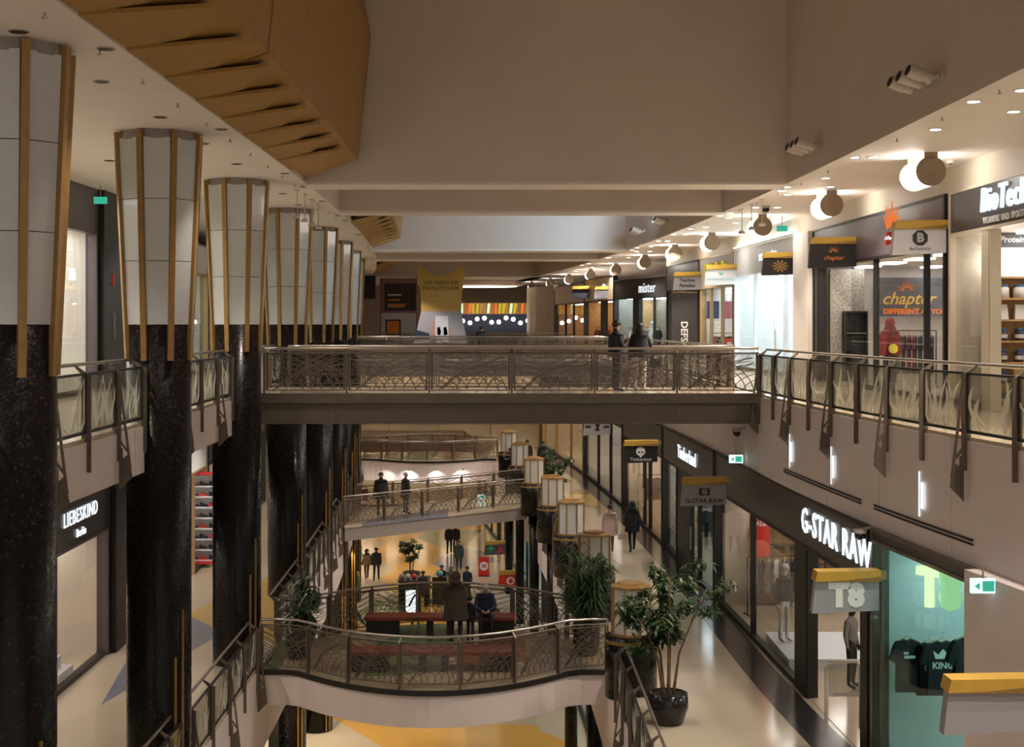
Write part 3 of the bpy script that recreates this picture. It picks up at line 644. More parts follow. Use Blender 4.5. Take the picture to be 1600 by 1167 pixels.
# ================================================================ SHOPS
def shop(label, side, p0, p1, zf, head, b0, panes, band='dark_header', frame='black', wall='white_paint', light='panel_light', depth=4.2, nl=3, plinth='black', gm='shop_glass', floor='floor_beige', name='storefront', rows=1, lw=.5):
    p0 = Vector((*p0, 0)); p1 = Vector((*p1, 0)); d = p1-p0; L = d.length; s = side
    r = thing(name, label, 'shop', (p0.x, p0.y, zf), math.atan2(d.y, d.x)-PI/2)
    def bx(n, m, x0, x1, y0, y1, z0, z1, par=None):
        return MB().box(min(x0*s, x1*s), max(x0*s, x1*s), y0, y1, z0, z1).build(n, m, par or r)
    bx('sign_band', band, -.05, .14, .02, L-.02, b0, head-.06); bx('head_trim', frame, -.07, .16, 0, L, head-.06, head); bx('sill_trim', frame, -.07, .16, 0, L, b0-.06, b0)
    for y in (0, L-.12): bx('pier', frame, -.07, .2, y, y+.12, 0, head-.06)
    for (a, b, k) in panes:
        if k in ('glass', 'door'):
            g = bx('glass_pane', gm, .03, .045, a+.04, b-.04, .12, b0-.06); bx('sill', plinth, -.02, .14, a, b, 0, .12)
            if k == 'door': bx('handle', 'steel', -.06, -.03, b-.25, b-.2, .8, 1.5, g)
        if k == 'dark': bx('dark_panel', 'black', .0, .1, a, b, 0, b0-.06)
        if k == 'pier': bx('pier', frame, -.05, .2, a, b, 0, b0-.06)
        bx('mullion', frame, -.03, .11, a-.035, a+.035, 0, b0-.06)
    X = depth
    bx('side_wall', wall, .16, X, L-.1, L-.02, 0, b0); bx('side_wall', wall, .16, X, .02, .1, 0, b0); bx('back_wall', wall, X, X+.08, 0, L, 0, b0+.3)
    bx('ceiling_panel', 'white_paint', .14, X, 0, L, b0-.02, b0+.02); bx('floor_finish', floor, .02, X, 0, L, .001, .012)
    for k in range(nl):
        for q in range(rows):
            y = L*(k+.5)/nl; x = .3+(X-.4)*(q+.5)/rows; bx('light_panel', light, x-lw/2, x+lw/2, y-lw, y+lw, b0-.06, b0-.03)
    return r
def Fp(f, y): return (f(y), y)
def RT(label, f, y0, y1, zf, head, b0, cuts, **k):      # right-hand shop, cuts given as (y0, y1, kind)
    sc = 1.0; return shop(label, 1, Fp(f, y0), Fp(f, y1), zf, head, b0, [((a-y0), (b-y0), c) for a, b, c in cuts], **k)
# ---- upper right
bio = RT('vitamin shop with charcoal sign band at the right edge of the view', F2, 15, 29.75, 0, 4.42, 3.55, [(15.2, 20, 'glass'), (20, 23.6, 'glass'), (27.35, 27.75, 'pier'), (27.75, 29.6, 'glass')], frame='cream_frame', wall='cream_frame', nl=5, light='panel_light', rows=2)
text('BioTechUSA', .66, 'letter_white', bio, (-.10, 12.65, 4.04), -PI/2, .03, .006, 'LEFT', shear=.15, space=1.1); text('VITAMINE UND SPORTNAHRUNG', .17, 'ink_white', bio, (-.08, 12.55, 3.66), -PI/2, .01, .003, 'LEFT', space=1.25)
chap = RT('dark fashion shop with red coat figure in its window', F2, 30.0, 41.8, 0, 4.42, 3.35, [(30.2, 31.5, 'glass'), (31.5, 35.5, 'glass'), (35.5, 37.9, 'glass'), (41.2, 41.6, 'pier')], frame='black', band='plum_header', nl=5, rows=2, light='panel_light', plinth='black')
sch = RT('brilliantly lit jewellery shop with pale front', F2, 43.7, 53.3, 0, 4.42, 3.5, [(43.9, 45.6, 'glass'), (45.6, 46.9, 'door'), (46.9, 50, 'glass'), (50, 53.1, 'glass')], frame='sign_white', band='sign_white', wall='sign_white', light='panel_cool', nl=5, rows=3, plinth='sign_grey', lw=.75)
text('SCHMUCKSTÜCK', .32, 'letter_white', sch, (-.08, 4.0, 3.95), -PI/2, .02, .004)
tas = RT('bag shop with yellow lettering', F2, 53.5, 60, 0, 4.42, 3.2, [(53.7, 55.8, 'glass'), (55.8, 58, 'door'), (58, 59.9, 'glass')], band='grey_paint', frame='gold_frame', nl=4, rows=2, light='panel_cool')
text('Taschen Paradies', .62, 'letter_yellow', tas, (-.10, 3.2, 3.9), -PI/2, .03, .012)
dfs = RT('dark streetwear shop front with vertical white lettering', F2, 60.2, 67.8, 0, 4.42, 3.3, [(60.3, 63, 'dark'), (63, 66, 'glass'), (66, 67.6, 'dark')], frame='black', nl=3, wall='silver_paper')
pyl = thing('sign_pylon', 'dark pylon with white vertical lettering before the streetwear shop', 'sign', (7.75, 60.1, 0)); MB().box(-.6, .45, 0, .25, 0, 3.0).build('panel', 'dark_header', pyl); MB().box(-.62, .47, -.02, .27, 3.0, 3.05).build('cap', 'gold_frame', pyl)
t_ = text('DEFSHOP', .4, 'ink_white', pyl, (-.1, -.01, .95), 0, .004, .008); t_.rotation_euler = (PI/2, PI/2, 0)
mis = shop('fashion shop with white lettering on a black band, facing down the hall', 1, (8.55, 68.0), (5.95, 75.8), 0, 4.0, 3.05, [(.2, 3.2, 'glass'), (3.2, 5, 'glass'), (5.0, 5.7, 'pier'), (5.7, 8, 'glass')], nl=4, rows=2, wall='silver_paper', light='panel_cool', depth=2.2)
text('mister', .72, 'letter_white', mis, (-.08, 3.9, 3.5), -PI/2, .012, .004, space=1.1)
lad = shop('warm fashion shop with a small lit sign on beige band', 1, (5.95, 75.9), (4.85, 84), 0, 4.3, 3.0, [(.2, 2.6, 'glass'), (2.6, 3.4, 'pier'), (3.4, 7.9, 'glass')], band='beige_wall', nl=4, rows=2, light='panel_warm', wall='wood', depth=3)
text('mister', .36, 'letter_white', lad, (-.09, 2.4, 3.78), -PI/2, .02, .01); text('*lady', .3, 'letter_white', lad, (-.09, 2.4, 3.48), -PI/2, .02, .01)
shop('warm wooden shop front near the far bend', 1, (4.85, 84.1), (3.5, 95), 0, 4.2, 3.0, [(.2, 4, 'glass'), (4, 7, 'glass'), (7, 10.7, 'glass')], band='beige_wall', nl=4, rows=2, light='panel_warm', wall='wood')
mb = MB((3.4, 95.2, 0)); q = [(3.4, 95.2), (2.9, 97), (2.3, 99.5), (1.9, 102), (1.75, 105), (1.8, 108)]
for a, b in zip(q, q[1:]): mb.prism([(a[0], a[1], 0), (b[0], b[1], 0), (b[0]+.3, b[1], 0), (a[0]+.3, a[1], 0)], (0, 0, 4.3))
struct(mb, 'wall_right', 'beige_wall', 'curved beige wall at the far right bend')
wall_piece((F2(41.8), 41.82), (F2(43.7), 43.68), 0, 4.42, 'white_paint', 'wall_right', 'white wall pier between the dark fashion shop and the jewellery shop', -.2)
# ---- upper left
def LF2(y): return -9.9+C(y)
shop('pale lit shop front with plum header behind the first columns', -1, Fp(LF2, 22), Fp(LF2, 34.8), 0, 4.94, 3.92, [(.2, 4, 'glass'), (4, 8, 'glass'), (8, 12.4, 'glass')], band='plum_header', frame='plum_header', nl=7, rows=3, gm='glass', lw=.6)
wall_piece((LF2(34.9), 34.9), (LF2(37.5), 37.5), 0, CEIL, 'black', 'wall_left', 'black wall section between left upper shops')
shop('left upper shop glimpsed between second and third columns', -1, Fp(LF2, 37.6), Fp(LF2, 50), 0, 4.4, 3.4, [(.2, 4, 'glass'), (4, 8, 'glass'), (8, 12.2, 'glass')], band='sign_white', frame='gold_frame', nl=4, rows=2, gm='glass', light='panel_cool')
shop('left upper shop glimpsed past the fourth column', -1, Fp(LF2, 50.2), Fp(LF2, 66), 0, 4.4, 3.4, [(.2, 5, 'glass'), (5, 10, 'glass'), (10, 15.4, 'glass')], band='dark_header', frame='black', nl=4, rows=2, gm='glass', light='panel_warm')
r = thing('fire_alarm_sign', 'small red fire alarm sign on the black left wall', 'sign', tuple(at(168, 437, 35.6))); MB().box(-.02, .16, -.02, .02, -.14, .14).build('plate', 'sign_red', r); MB().box(.03, .11, -.025, -.02, -.08, .06).build('pictogram', 'ink_white', r)
r = thing('wall_notice', 'pale notice sheet on the black left wall', 'notice', tuple(at(171, 510, 35.8))); MB().box(-.12, .14, -.01, .01, -.33, .33).build('sheet', 'sign_grey', r)
for k in range(7): MB().box(-.08, .10, -.014, -.01, -.25+.07*k, -.23+.07*k).build('text_line', 'ink_grey', r)
# ---- middle right
H1 = 4.19
t8 = RT('t-shirt shop with green tinted glass at the lower right', F1, 20.6, 24.85, L1, H1, 4.0, [(20.75, 24.45, 'glass'), (24.45, 24.8, 'glass')], gm='green_glass', frame='bronze', light='panel_cool', nl=3, rows=2, wall='sign_white')
gst = RT('denim shop with black sign band and large windows', F1, 25.0, 39.6, L1, H1, 3.15, [(25.2, 25.5, 'pier'), (29.4, 30.4, 'pier'), (30.4, 35, 'glass'), (35, 39.4, 'glass')], frame='black', nl=6, rows=2, wall='beige_wall', light='panel_light')
text('G-STAR RAW', .72, 'letter_white', gst, (-.08, 2.2, 3.66), -PI/2, .015, .006, space=1.12, sx=1.05)
tim = RT('outdoor clothing shop beyond the upper footbridge with dark frames', F1, 39.8, 49.6, L1, H1, 3.1, [(40, 42.6, 'glass'), (42.6, 44, 'door'), (44, 46.8, 'dark'), (46.8, 49.4, 'glass')], frame='black', nl=4, rows=2, wall='silver_paper', light='panel_cool')
text('Timberland', .6, 'letter_white', tim, (-.08, 4.6, 3.62), -PI/2, .015, 0, space=1.25)
RT('glass fronted shop with warm window, past the outdoor clothing shop', F1, 49.8, 60, L1, H1, 3.1, [(50, 53, 'glass'), (53, 54.4, 'door'), (54.4, 59.8, 'glass')], frame='black', nl=4, rows=2, light='panel_warm', wall='white_paint')
RT('bright white shop far along the middle right gallery', F1, 60.2, 73, L1, H1, 3.4, [(60.4, 64, 'glass'), (64, 68, 'glass'), (68, 72.8, 'glass')], frame='black', nl=4, rows=2, light='panel_light', wall='cloth_white')
RT('pinkish bright shop at the far end of the middle right gallery', F1, 73.2, 90, L1, H1, 3.4, [(73.4, 78, 'glass'), (78, 84, 'glass'), (84, 89.6, 'glass')], frame='wood', nl=5, rows=2, light='panel_warm', wall='cream_frame')
wall_piece((F1(12), 12), (F1(20.5), 20.5), L1, -1.86, 'fascia_paint', 'wall_right', 'white wall at the lower right corner beside the t-shirt shop', -.25)
# ---- middle left
def LF1(y): return -9.25+C(y)
lie = shop('handbag shop with dark header glimpsed behind the nearest columns', -1, Fp(LF1, 26.2), Fp(LF1, 33.4), L1, 3.95, 2.98, [(.2, 3.2, 'glass'), (3.2, 7.0, 'glass')], band='dark_header', frame='plum_header', nl=4, rows=2, light='panel_light', wall='cream_frame')
text('LIEBESKIND', .44, 'letter_white', lie, (.07, 4.9, 3.58), PI/2, .01, 0, space=1.15); text('Berlin', .26, 'letter_white', lie, (.07, 4.9, 3.2), PI/2, .01, 0, space=1.15)
wall_piece((LF1(33.5), 33.5), (LF1(36.8), 36.8), L1, -.82, 'black', 'wall_left', 'black wall recess beside the handbag shop')
sho = shop('shoe shop with red shelf edges glimpsed between dark shafts', -1, Fp(LF1, 37), Fp(LF1, 46), L1, 4.2, 3.2, [(.2, 1.5, 'glass'), (7, 8.8, 'glass')], band='sign_white', frame='gold_frame', nl=4, rows=2, light='panel_light')
shop('middle left shop past the shoe shop', -1, Fp(LF1, 46.2), Fp(LF1, 62), L1, 4.2, 3.2, [(.2, 5, 'glass'), (5, 10, 'glass'), (10, 15.5, 'glass')], nl=4, rows=2, light='panel_warm')
# ---- ground floor, both sides
def GL(y): return -6.2+C(y)
def GR_(y): return 3.3+C(y)
gl_lab = ['nearest the oval platform', 'by the green hanging sign', 'by the white hanging sign', 'toward the far end', 'at the far end']
for k, (a, b, m, li) in enumerate(((40, 52, 'dark_header', 'panel_cool'), (52.2, 64, 'dark_header', 'panel_warm'), (64.2, 76, 'plum_header', 'panel_light'), (76.2, 88, 'dark_header', 'panel_warm'), (88.2, 102, 'beige_wall', 'panel_warm'))):
    shop('ground floor shop on the left side, '+gl_lab[k], -1, Fp(GL, a), Fp(GL, b), L0, 4.0, 3.0, [(.2, 4, 'glass'), (4, 8, 'glass'), (8, 11.6, 'glass')], band=m, nl=4, rows=2, light=li)
gr_lab = ['white, nearest the oval platform', 'red banded, by the red hanging sign', 'pharmacy with teal window', 'pale, toward the far end', 'at the far end']
for k, (a, b, m, li, wl) in enumerate(((40, 52, 'sign_white', 'panel_cool', 'sign_white'), (52.2, 66, 'sign_red', 'panel_light', 'sign_white'), (66.2, 78, 'dark_header', 'panel_cool', 'ink_cyan'), (78.2, 90, 'beige_wall', 'panel_warm', 'cream_frame'), (90.2, 102, 'dark_header', 'panel_warm', 'cream_frame'))):
    shop('ground floor shop on the right side, '+gr_lab[k], 1, Fp(GR_, a), Fp(GR_, b), L0, 4.0, 3.0, [(.2, 4, 'glass'), (4, 8, 'glass'), (8, 11.6, 'glass')], band=m, nl=4, rows=2, light=li, wall=wl)
# ---- far end
shop('warm bright shop front closing the ground floor', 1, (1, 108), (-16, 108), L0, 5.0, 4.2, [(.2, 3, 'glass'), (3, 6, 'glass'), (6, 9, 'glass'), (9, 12, 'glass'), (12, 16.6, 'glass')], band='beige_wall', frame='wood', wall='cream_frame', light='panel_warm', nl=8, rows=2)
shop('warm bright shop front closing the middle floor', 1, (3, 112), (-16, 112), L1, 5.0, 4.2, [(.2, 4, 'glass'), (4, 8, 'glass'), (8, 12, 'glass'), (12, 18.6, 'glass')], band='beige_wall', frame='wood', wall='cream_frame', light='panel_warm', nl=8, rows=2)
fc = thing('food_counter', 'brightly coloured food court counter at the far end', 'counter', (-1, 114, 0))
MB().box(-4, 4, -.1, .3, 2.5, 3.4).build('menu_band', 'wood', fc); MB().box(-4, 4, 0, .5, 0, 1.05).build('counter_front', 'dark_header', fc); MB().box(-4, 4, 1.4, 1.6, 1.05, 2.5).build('back_wall', 'cloth_navy', fc)
cols = ['letter_orange', 'letter_yellow', 'pale_wood', 'ink_orange', 'letter_yellow', 'ink_gold', 'letter_green']
for k in range(26): mb = MB(); x = -3.9+.3*k; mb.prism([(x, -.12, 2.55), (x+.2, -.12, 2.55), (x+.28+.1*math.sin(k*2.1), -.12, 3.35), (x+.08, -.12, 3.35)], (0, .02, 0)); mb.build('picture_stripe', cols[(k*4) % 7 if k < 18 else (k*5) % 7], fc)
for k in range(12): mb = MB(); mb.ball((-3.4+.58*k, .5, 2.0+.22*math.sin(k*1.7)), .17, n=10, m=6); mb.build('globe_light', 'panel_light', fc, True)
r = thing('ceiling_cove', 'long bright oval light cove above the food court', 'light', (-1.6, 108, 4.55)); MB().lathe([(2.8, 0), (3.1, .1), (3.1, .38)], 32).build('ring', 'white_paint', r); MB().lathe([(2.6, -.03), (2.7, 0)], 32).build('glow_disc', 'strip_warm', r)
# ================================================================ HANGING BLADE SIGNS
def blade(xr, y, zt, label, m='sign_grey', side=1, w=1.1, h=.5, cat='sign'):
    r = thing('blade_sign', label, cat, (xr, y, zt), 0, 'gold topped hanging blade signs'); s = side
    def P(l): return [(x*s, yy, zz) for x, yy, zz in l]
    mb = MB(); mb.prism(P([(-w, -.16, -.19), (.02, -.16, -.19), (.02, -.16, 0), (-w+.04, -.16, -.02)]), (0, .34, 0)); mb.build('gold_beam', 'gold_sign', r)
    mb = MB(); mb.prism(P([(-w*.6, -.165, -.17), (.02, -.165, -.10), (.02, -.165, -.185), (-w*.98, -.165, -.185)]), (0, .005, 0)); mb.build('gold_fold', 'gold_batten', r)
    mb = MB(); mb.prism(P([(-w+.02, -.1, -.19), (0, -.1, -.19), (0, -.1, -.19-h), (-w-.04, -.1, -.24-h)]), (0, .2, 0)); p = mb.build('panel', m, r)
    MB().box(min(0, .14*s), max(0, .14*s), -.05, .05, -.17, -.02).build('wall_bracket', 'gold_frame', r)
    return r, p, -w/2*s
def sun(par, x, y, z, R, m):
    mb = MB()
    for k in range(9):
        a = PI*(.08+.84*k/8); mb.prism([(x+R*.35*math.cos(a-.16), y, z+R*.35*math.sin(a-.16)), (x+R*.35*math.cos(a+.16), y, z+R*.35*math.sin(a+.16)), (x+R*(1+.2*(k % 2))*math.cos(a+.1), y, z+R*(1+.2*(k % 2))*math.sin(a+.1))], (0, -.006, 0))
    mb.build('sun_emblem', m, par)
r, p, cx = blade(9.32, 30.0, 3.86, 'grey blade sign with black B emblem beside the vitamin shop', 'sign_white')
mb = MB(); mb.lathe([(.17, 0), (.17, .012)], 8, (0, 0, 0), PI/8); e = mb.build('emblem', 'ink_dark', p); e.rotation_euler = (PI/2, 0, 0); e.location = (cx, -.1, -.38)
text('B', .26, 'ink_grey', p, (cx, -.113, -.38), 0, .004, .012); text('BioTechUSA', .085, 'ink_dark', p, (cx, -.104, -.61), 0, .003)
r, p, cx = blade(F2(37.2)-.05, 37.2, 3.95, 'black blade sign with orange sun emblem', 'sign_black', 1, 1.2, .58); sun(p, cx, -.104, -.42, .16, 'ink_orange'); text('chapter', .17, 'ink_orange', p, (cx, -.104, -.55), 0, .004, shear=.3)
r, p, cx = blade(F2(43.9)-.05, 43.9, 3.9, 'black blade sign with gold rosette before the white pier', 'sign_black', 1, 1.03, .5)
mb = MB()
for k in range(10): a = 2*PI*k/10; mb.prism([(cx, -.104, -.44), (cx+.2*math.cos(a-.2), -.104, -.44+.15*math.sin(a-.2)), (cx+.26*math.cos(a), -.104, -.44+.2*math.sin(a)), (cx+.2*math.cos(a+.2), -.104, -.44+.15*math.sin(a+.2))], (0, -.004, 0))
mb.build('rosette', 'gold_batten', p)
r, p, cx = blade(F2(53.0)-.05, 53.0, 3.9, 'white blade sign of the jewellery shop', 'sign_white', 1, 1.15, .55); text('SCHMUCKSTÜCK', .13, 'ink_cyan', p, (cx, -.104, -.56), 0, .004)
mb = MB(); mb.prism([(cx-.1, -.104, -.33), (cx-.05, -.104, -.29), (cx, -.104, -.33), (cx+.05, -.104, -.29), (cx+.1, -.104, -.33), (cx, -.104, -.43)], (0, -.004, 0)); mb.build('heart', 'ink_cyan', p)
r, p, cx = blade(F2(59.9)-.05, 59.9, 3.88, 'grey blade sign of the bag shop', 'sign_grey', 1, 1.13, .55); text('Taschen', .2, 'ink_dark', p, (cx, -.104, -.36), 0, .004, .006); text('Paradies', .2, 'ink_dark', p, (cx, -.104, -.58), 0, .004, .006)
blade(5.0, 82.5, 3.9, 'far grey-blue blade sign near the warm shops', 'cloth_navy', 1, 1.0, .5); blade(5.9, 77.5, 3.75, 'dark blade sign beside the small lit sign', 'sign_dark', 1, .9, .45)
r, p, cx = blade(F1(24.3)-.12, 24.3, -2.52, 'grey blade sign with pale block letters above the doorway', 'sign_grey'); text('T8', .52, 'ink_white', p, (cx, -.105, -.44), 0, .006, .035); text('1.31', .07, 'ink_white', r, (-.08, -.11, -.80), 0, .003)
r, p, cx = blade(5.62, 35.9, -2.18, 'grey blade sign of the denim shop', 'sign_grey', 1, 1.1, .5); text('G-STAR RAW', .16, 'ink_dark', p, (cx, -.104, -.60), 0, .004, .004); MB().box(cx-.14, cx+.14, -.106, -.1, -.46, -.28).build('emblem', 'ink_dark', p); text('G', .17, 'sign_grey', p, (cx, -.108, -.37), 0, .003, .01)
r, p, cx = blade(5.05, 46.6, -2.12, 'black blade sign with white tree emblem', 'sign_black', 1, 1.1, .52)
mb = MB(); mb.lathe([(.15, 0), (.15, .006)], 20); e = mb.build('tree_crown', 'ink_white', p); e.rotation_euler = (PI/2, 0, 0); e.location = (cx, -.1, -.37)
MB().box(cx-.09, cx-.02, -.112, -.106, -.42, -.37).build('crown_gap', 'ink_dark', p); MB().box(cx+.02, cx+.09, -.112, -.106, -.42, -.37).build('crown_gap', 'ink_dark', p)
MB().box(cx-.03, cx+.03, -.108, -.1, -.56, -.5).build('tree_trunk', 'ink_white', p); text('Timberland', .15, 'ink_white', p, (cx, -.104, -.63), 0, .003)
r, p, cx = blade(4.45, 59, -2.15, 'pale blade sign with a dark animal emblem', 'sign_grey', 1, 1.1, .55)
mb = MB(); mb.prism([(cx-.12, -.104, -.6), (cx-.02, -.104, -.45), (cx-.1, -.104, -.36), (cx+.02, -.104, -.26), (cx+.12, -.104, -.34), (cx+.06, -.104, -.46), (cx+.12, -.104, -.6)], (0, -.004, 0)); mb.build('animal_emblem', 'ink_dark', p)
for dx in (-.38, .38): MB().box(cx+dx-.12, cx+dx+.12, -.104, -.1, -.48, -.38).build('lettering', 'ink_dark', p)
r, p, cx = blade(6.75, 18.2, -2.83, 'gold topped blade sign cut by the lower right corner', 'sign_grey')
r, p, cx = blade(-8.43, 74, -9.8, 'white hanging sign with dark lettering on the ground floor', 'sign_white', -1); text('MISTER SPEX', .15, 'ink_dark', p, (.66, -.104, -.47), 0, .004, .004)
mb = MB(); mb.lathe([(.09, 0), (.09, .006)], 14); e = mb.build('emblem', 'ink_dark', p); e.rotation_euler = (PI/2, 0, 0); e.location = (.16, -.1, -.47); mb = MB(); mb.lathe([(.04, 0), (.04, .003)], 10); e = mb.build('emblem_hole', 'sign_white', p); e.rotation_euler = (PI/2, 0, 0); e.location = (.16, -.107, -.47)
r, p, cx = blade(-7.77, 66, -9.8, 'green hanging sign with pale round emblem', 'sign_green', -1); mb = MB(); mb.lathe([(.17, 0), (.17, .006)], 18); e = mb.build('emblem', 'sign_white', p); e.rotation_euler = (PI/2, 0, 0); e.location = (cx, -.1, -.45)
r, p, cx = blade(.9, 66, -9.75, 'red hanging sign with white ring emblem', 'sign_red'); mb = MB(); mb.lathe([(.19, 0), (.19, .006)], 20); e = mb.build('ring', 'ink_white', p); e.rotation_euler = (PI/2, 0, 0); e.location = (cx, -.1, -.46)
mb = MB(); mb.lathe([(.10, 0), (.10, .004)], 14); e = mb.build('drop', 'sign_red', p); e.rotation_euler = (PI/2, 0, 0); e.location = (cx, -.107, -.48); mb = MB(); mb.prism([(cx-.03, -.112, -.42), (cx+.08, -.112, -.32), (cx+.05, -.112, -.45)], (0, .003, 0)); mb.build('drop_tail', 'sign_red', p)
r, p, cx = blade(.15, 75, -9.75, 'dark hanging sign with green cross and red letter', 'sign_dark'); text('+', .6, 'ink_green', p, (cx-.25, -.104, -.42), 0, .004, .03); text('A', .42, 'ink_red', p, (cx+.25, -.104, -.45), 0, .004, .03)
# ================================================================ HALL BANNER, POSTERS
bn = thing('hanging_banner', 'tall gold hanging banner with dark German lettering and photo below', 'banner', (-3.16, 72.6, 0))
arc = [(-1.18+2.36*t, 4.88-.72*math.sin(PI*t)**.8) for t in [k/14 for k in range(15)]]
mb = MB(); mb.prism([(-1.18, 0, 4.1)]+[(a, 0, b) for a, b in arc]+[(1.18, 0, 4.1)], (0, .03, 0)); mb.build('top_flap', 'banner_gold', bn)
mb = MB(); mb.prism([(-1.2, -.03, 4.1), (1.2, -.03, 4.1), (1.05, -.03, 3.2), (1.02, -.03, 2.35), (-1.02, -.03, 2.35), (-1.05, -.03, 3.2)], (0, .03, 0)); t_ = mb.build('text_panel', 'banner_gold', bn)
for k, (s_, m) in enumerate((('WIR GEBEN DIR', 'brown_ink'), ('DIE PLATTFORM.', 'brown_ink'), ('DU ENTDECKST', 'wood'), ('UND TEILST', 'wood'), ('DEINEN STYLE.', 'wood'))): text(s_, .25, m, t_, (0, -.035, 3.78-.27*k), 0, .003, .006 if k < 2 else 0)
mb = MB(); mb.prism([(-1.02, -.03, 2.34), (1.02, -.03, 2.34), (1.35, -.03, .7), (-1.4, -.03, .7)], (0, .03, 0)); ph = mb.build('photo_panel', 'sign_grey', bn)
for n_, m, q in (('sleeve', 'sign_white', [(-.3, 2.1), (.35, 2.1), (.4, .75), (-.3, .75)]), ('hand', 'skin', [(-.5, 1.7), (-.34, 2.0), (-.28, .8), (-.55, .8)]), ('hand', 'skin', [(.42, 1.4), (.52, 1.5), (.55, .8), (.40, .8)]), ('shoe', 'ink_dark', [(-.2, 1.5), (-.08, 1.55), (0, 1.3), (-.06, 1.1), (-.2, 1.15)]), ('shoe', 'ink_dark', [(.12, 1.5), (.26, 1.55), (.34, 1.15), (.14, 1.1)]), ('landscape', 'cloth_navy', [(-1.3, 1.4), (-.6, 1.2), (-.6, .9), (-1.33, .9)])):
    mb = MB(); mb.prism([(x, -.036, z) for x, z in q], (0, .004, 0)); mb.build(n_, m, ph)
for x in (-1.1, 1.1): MB().box(x-.02, x+.02, 0, .02, 4.7, 4.955).build('hanger', 'steel', bn)
pw = thing('poster_wall', 'mauve poster wall with dark advertisement beside the gold banner', 'poster', (-7.4, 98, 0)); MB().box(-1.1, 1.5, 0, .2, 0, 4.85).build('board', 'poster_pink', pw); q = MB().box(-.75, 1.4, -.03, 0, 2.6, 4.5).build('poster', 'poster_dark', pw)
for k, (a, b, z) in enumerate(((-.55, .4, 3.65), (-.55, .3, 3.3), (-.55, .7, 3.0), (-.55, .6, 2.85))): MB().box(a, b, -.036, -.03, z, z+.1).build('text_line', ['ink_white', 'ink_orange', 'ink_orange', 'ink_gold'][k], q)
MB().box(-1.0, 1.4, -.02, 0, .2, 2.45).build('lower_board', 'sign_white', pw); MB().box(-.7, .35, -.05, -.02, .9, 2.0).build('picture_frame', 'cloth_navy', pw); MB().box(-.6, .25, -.06, -.05, 1.0, 1.9).build('picture', 'ink_orange', pw)
wall_piece((-10.5, 96), (-8.6, 96), 3.4, CEIL, 'black', 'wall_back', 'black ceiling return beside the poster wall')
# ================================================================ GOODS
def shelf_unit(p, w, h, n, m, label, name='shelf_unit', d=.4, back=None):
    r = thing(name, label, 'shelf', p)
    if back: MB().box(0, w, d-.03, d, 0, h).build('back_panel', back, r)
    for x in (0, w-.04): MB().box(x, x+.04, 0, d, 0, h).build('upright', m, r)
    for k in range(n+1): MB().box(0, w, 0, d, h*k/n-(.0 if k == 0 else .02), h*k/n+.02).build('shelf_board', m, r)
    return r
shelf_unit((10.0, 28.95, 0), 3.0, 2.62, 6, 'wood', 'wooden shelf of supplement tubs in the vitamin shop', back='wood')
jm = {}
for nm, R, H, body in (('a', .13, .27, 'tub_white'), ('b', .10, .26, 'tub_dark')):
    jm[nm] = (MB().lathe([(R, 0), (R, H*.72), (R*.7, H*.85)], 14).mesh('tub', body, True), MB().lathe([(R*.8, H*.84), (R*.8, H)], 14).mesh('lid', 'lid_blue'), MB().lathe([(R*1.01, H*.2), (R*1.01, H*.5)], 14).mesh('label', 'sign_white'))
bag = MB().prism([(-.11, -.06, 0), (.11, -.06, 0), (.09, -.01, .3), (-.09, -.01, .3)], (0, .1, 0)).mesh('bag', 'tub_white')
rn = ['lowest', 'second lowest', 'third', 'fourth', 'fifth', 'top']
for row in range(6):
    for k in range(8):
        x = 10.22+.35*k; z = 2.62*row/6+.021; g = 'supplement tubs on the vitamin shop shelf'
        if row == 4: tag(place(bag, 'supplement_pouch', None, (x, 29.1, z)), 'white supplement pouch on the vitamin shop shelf', 'pouch', 'supplement pouches on the shelf'); continue
        a, l, b = jm['a' if row == 5 else 'b']; o = tag(place(a, 'supplement_tub', None, (x, 29.1, z)), 'white supplement tub with blue lid on the top shelf' if row == 5 else 'dark supplement jar with blue lid on the %s shelf' % rn[row], 'jar', g)
        place(l, 'lid', o); 
        if row < 5: place(b, 'label', o)
mb = MB((10.0, 29.5, 2.66)); mb.box(10.0, 13.2, 29.3, 29.34, 2.75, 3.2); struct(mb, 'trim_5', 'panel_light', 'glowing white panel above the supplement shelf')
bp = thing('shop_header', 'grey header board with white lettering inside the vitamin shop', 'sign', (10.0, 29.0, 3.25)); MB().box(0, 3.2, 0, .1, -.02, .28).build('board', 'sign_dark', bp); text('Proteine', .17, 'ink_white', bp, (.42, -.01, .14), 0, .003, .004, shear=.2)
r = thing('display_counter', 'pale wooden display cube in the vitamin shop doorway', 'counter', (10.15, 27.9, 0)); MB().box(-.02, .62, -.3, .3, 0, .78).build('body', 'pale_wood', r); MB().box(-.05, .65, -.33, .33, .78, .82).build('top', 'pale_wood', r)
tag(MB((10.35, 27.9, .82)).box(10.25, 10.5, 27.8, 28, .82, 1.1).build('product_box', 'tub_white'), 'white product box on the pale wooden cube', 'box')
r = thing('beach_flag', 'light blue promotional flag at the right edge', 'flag', (9.85, 25.6, 0)); MB().tube([(0, 0, 0), (0, 0, 2.5)], .015, 6).build('pole', 'steel', r); mb = MB(); mb.prism([(0, 0, .9), (.5, 0, .9), (.55, 0, 2.0), (.3, 0, 2.5), (0, 0, 2.5)], (0, .01, 0)); mb.build('cloth', 'blue_flag', r); MB().lathe([(.2, 0), (.2, .03)], 12).build('foot', 'black', r)
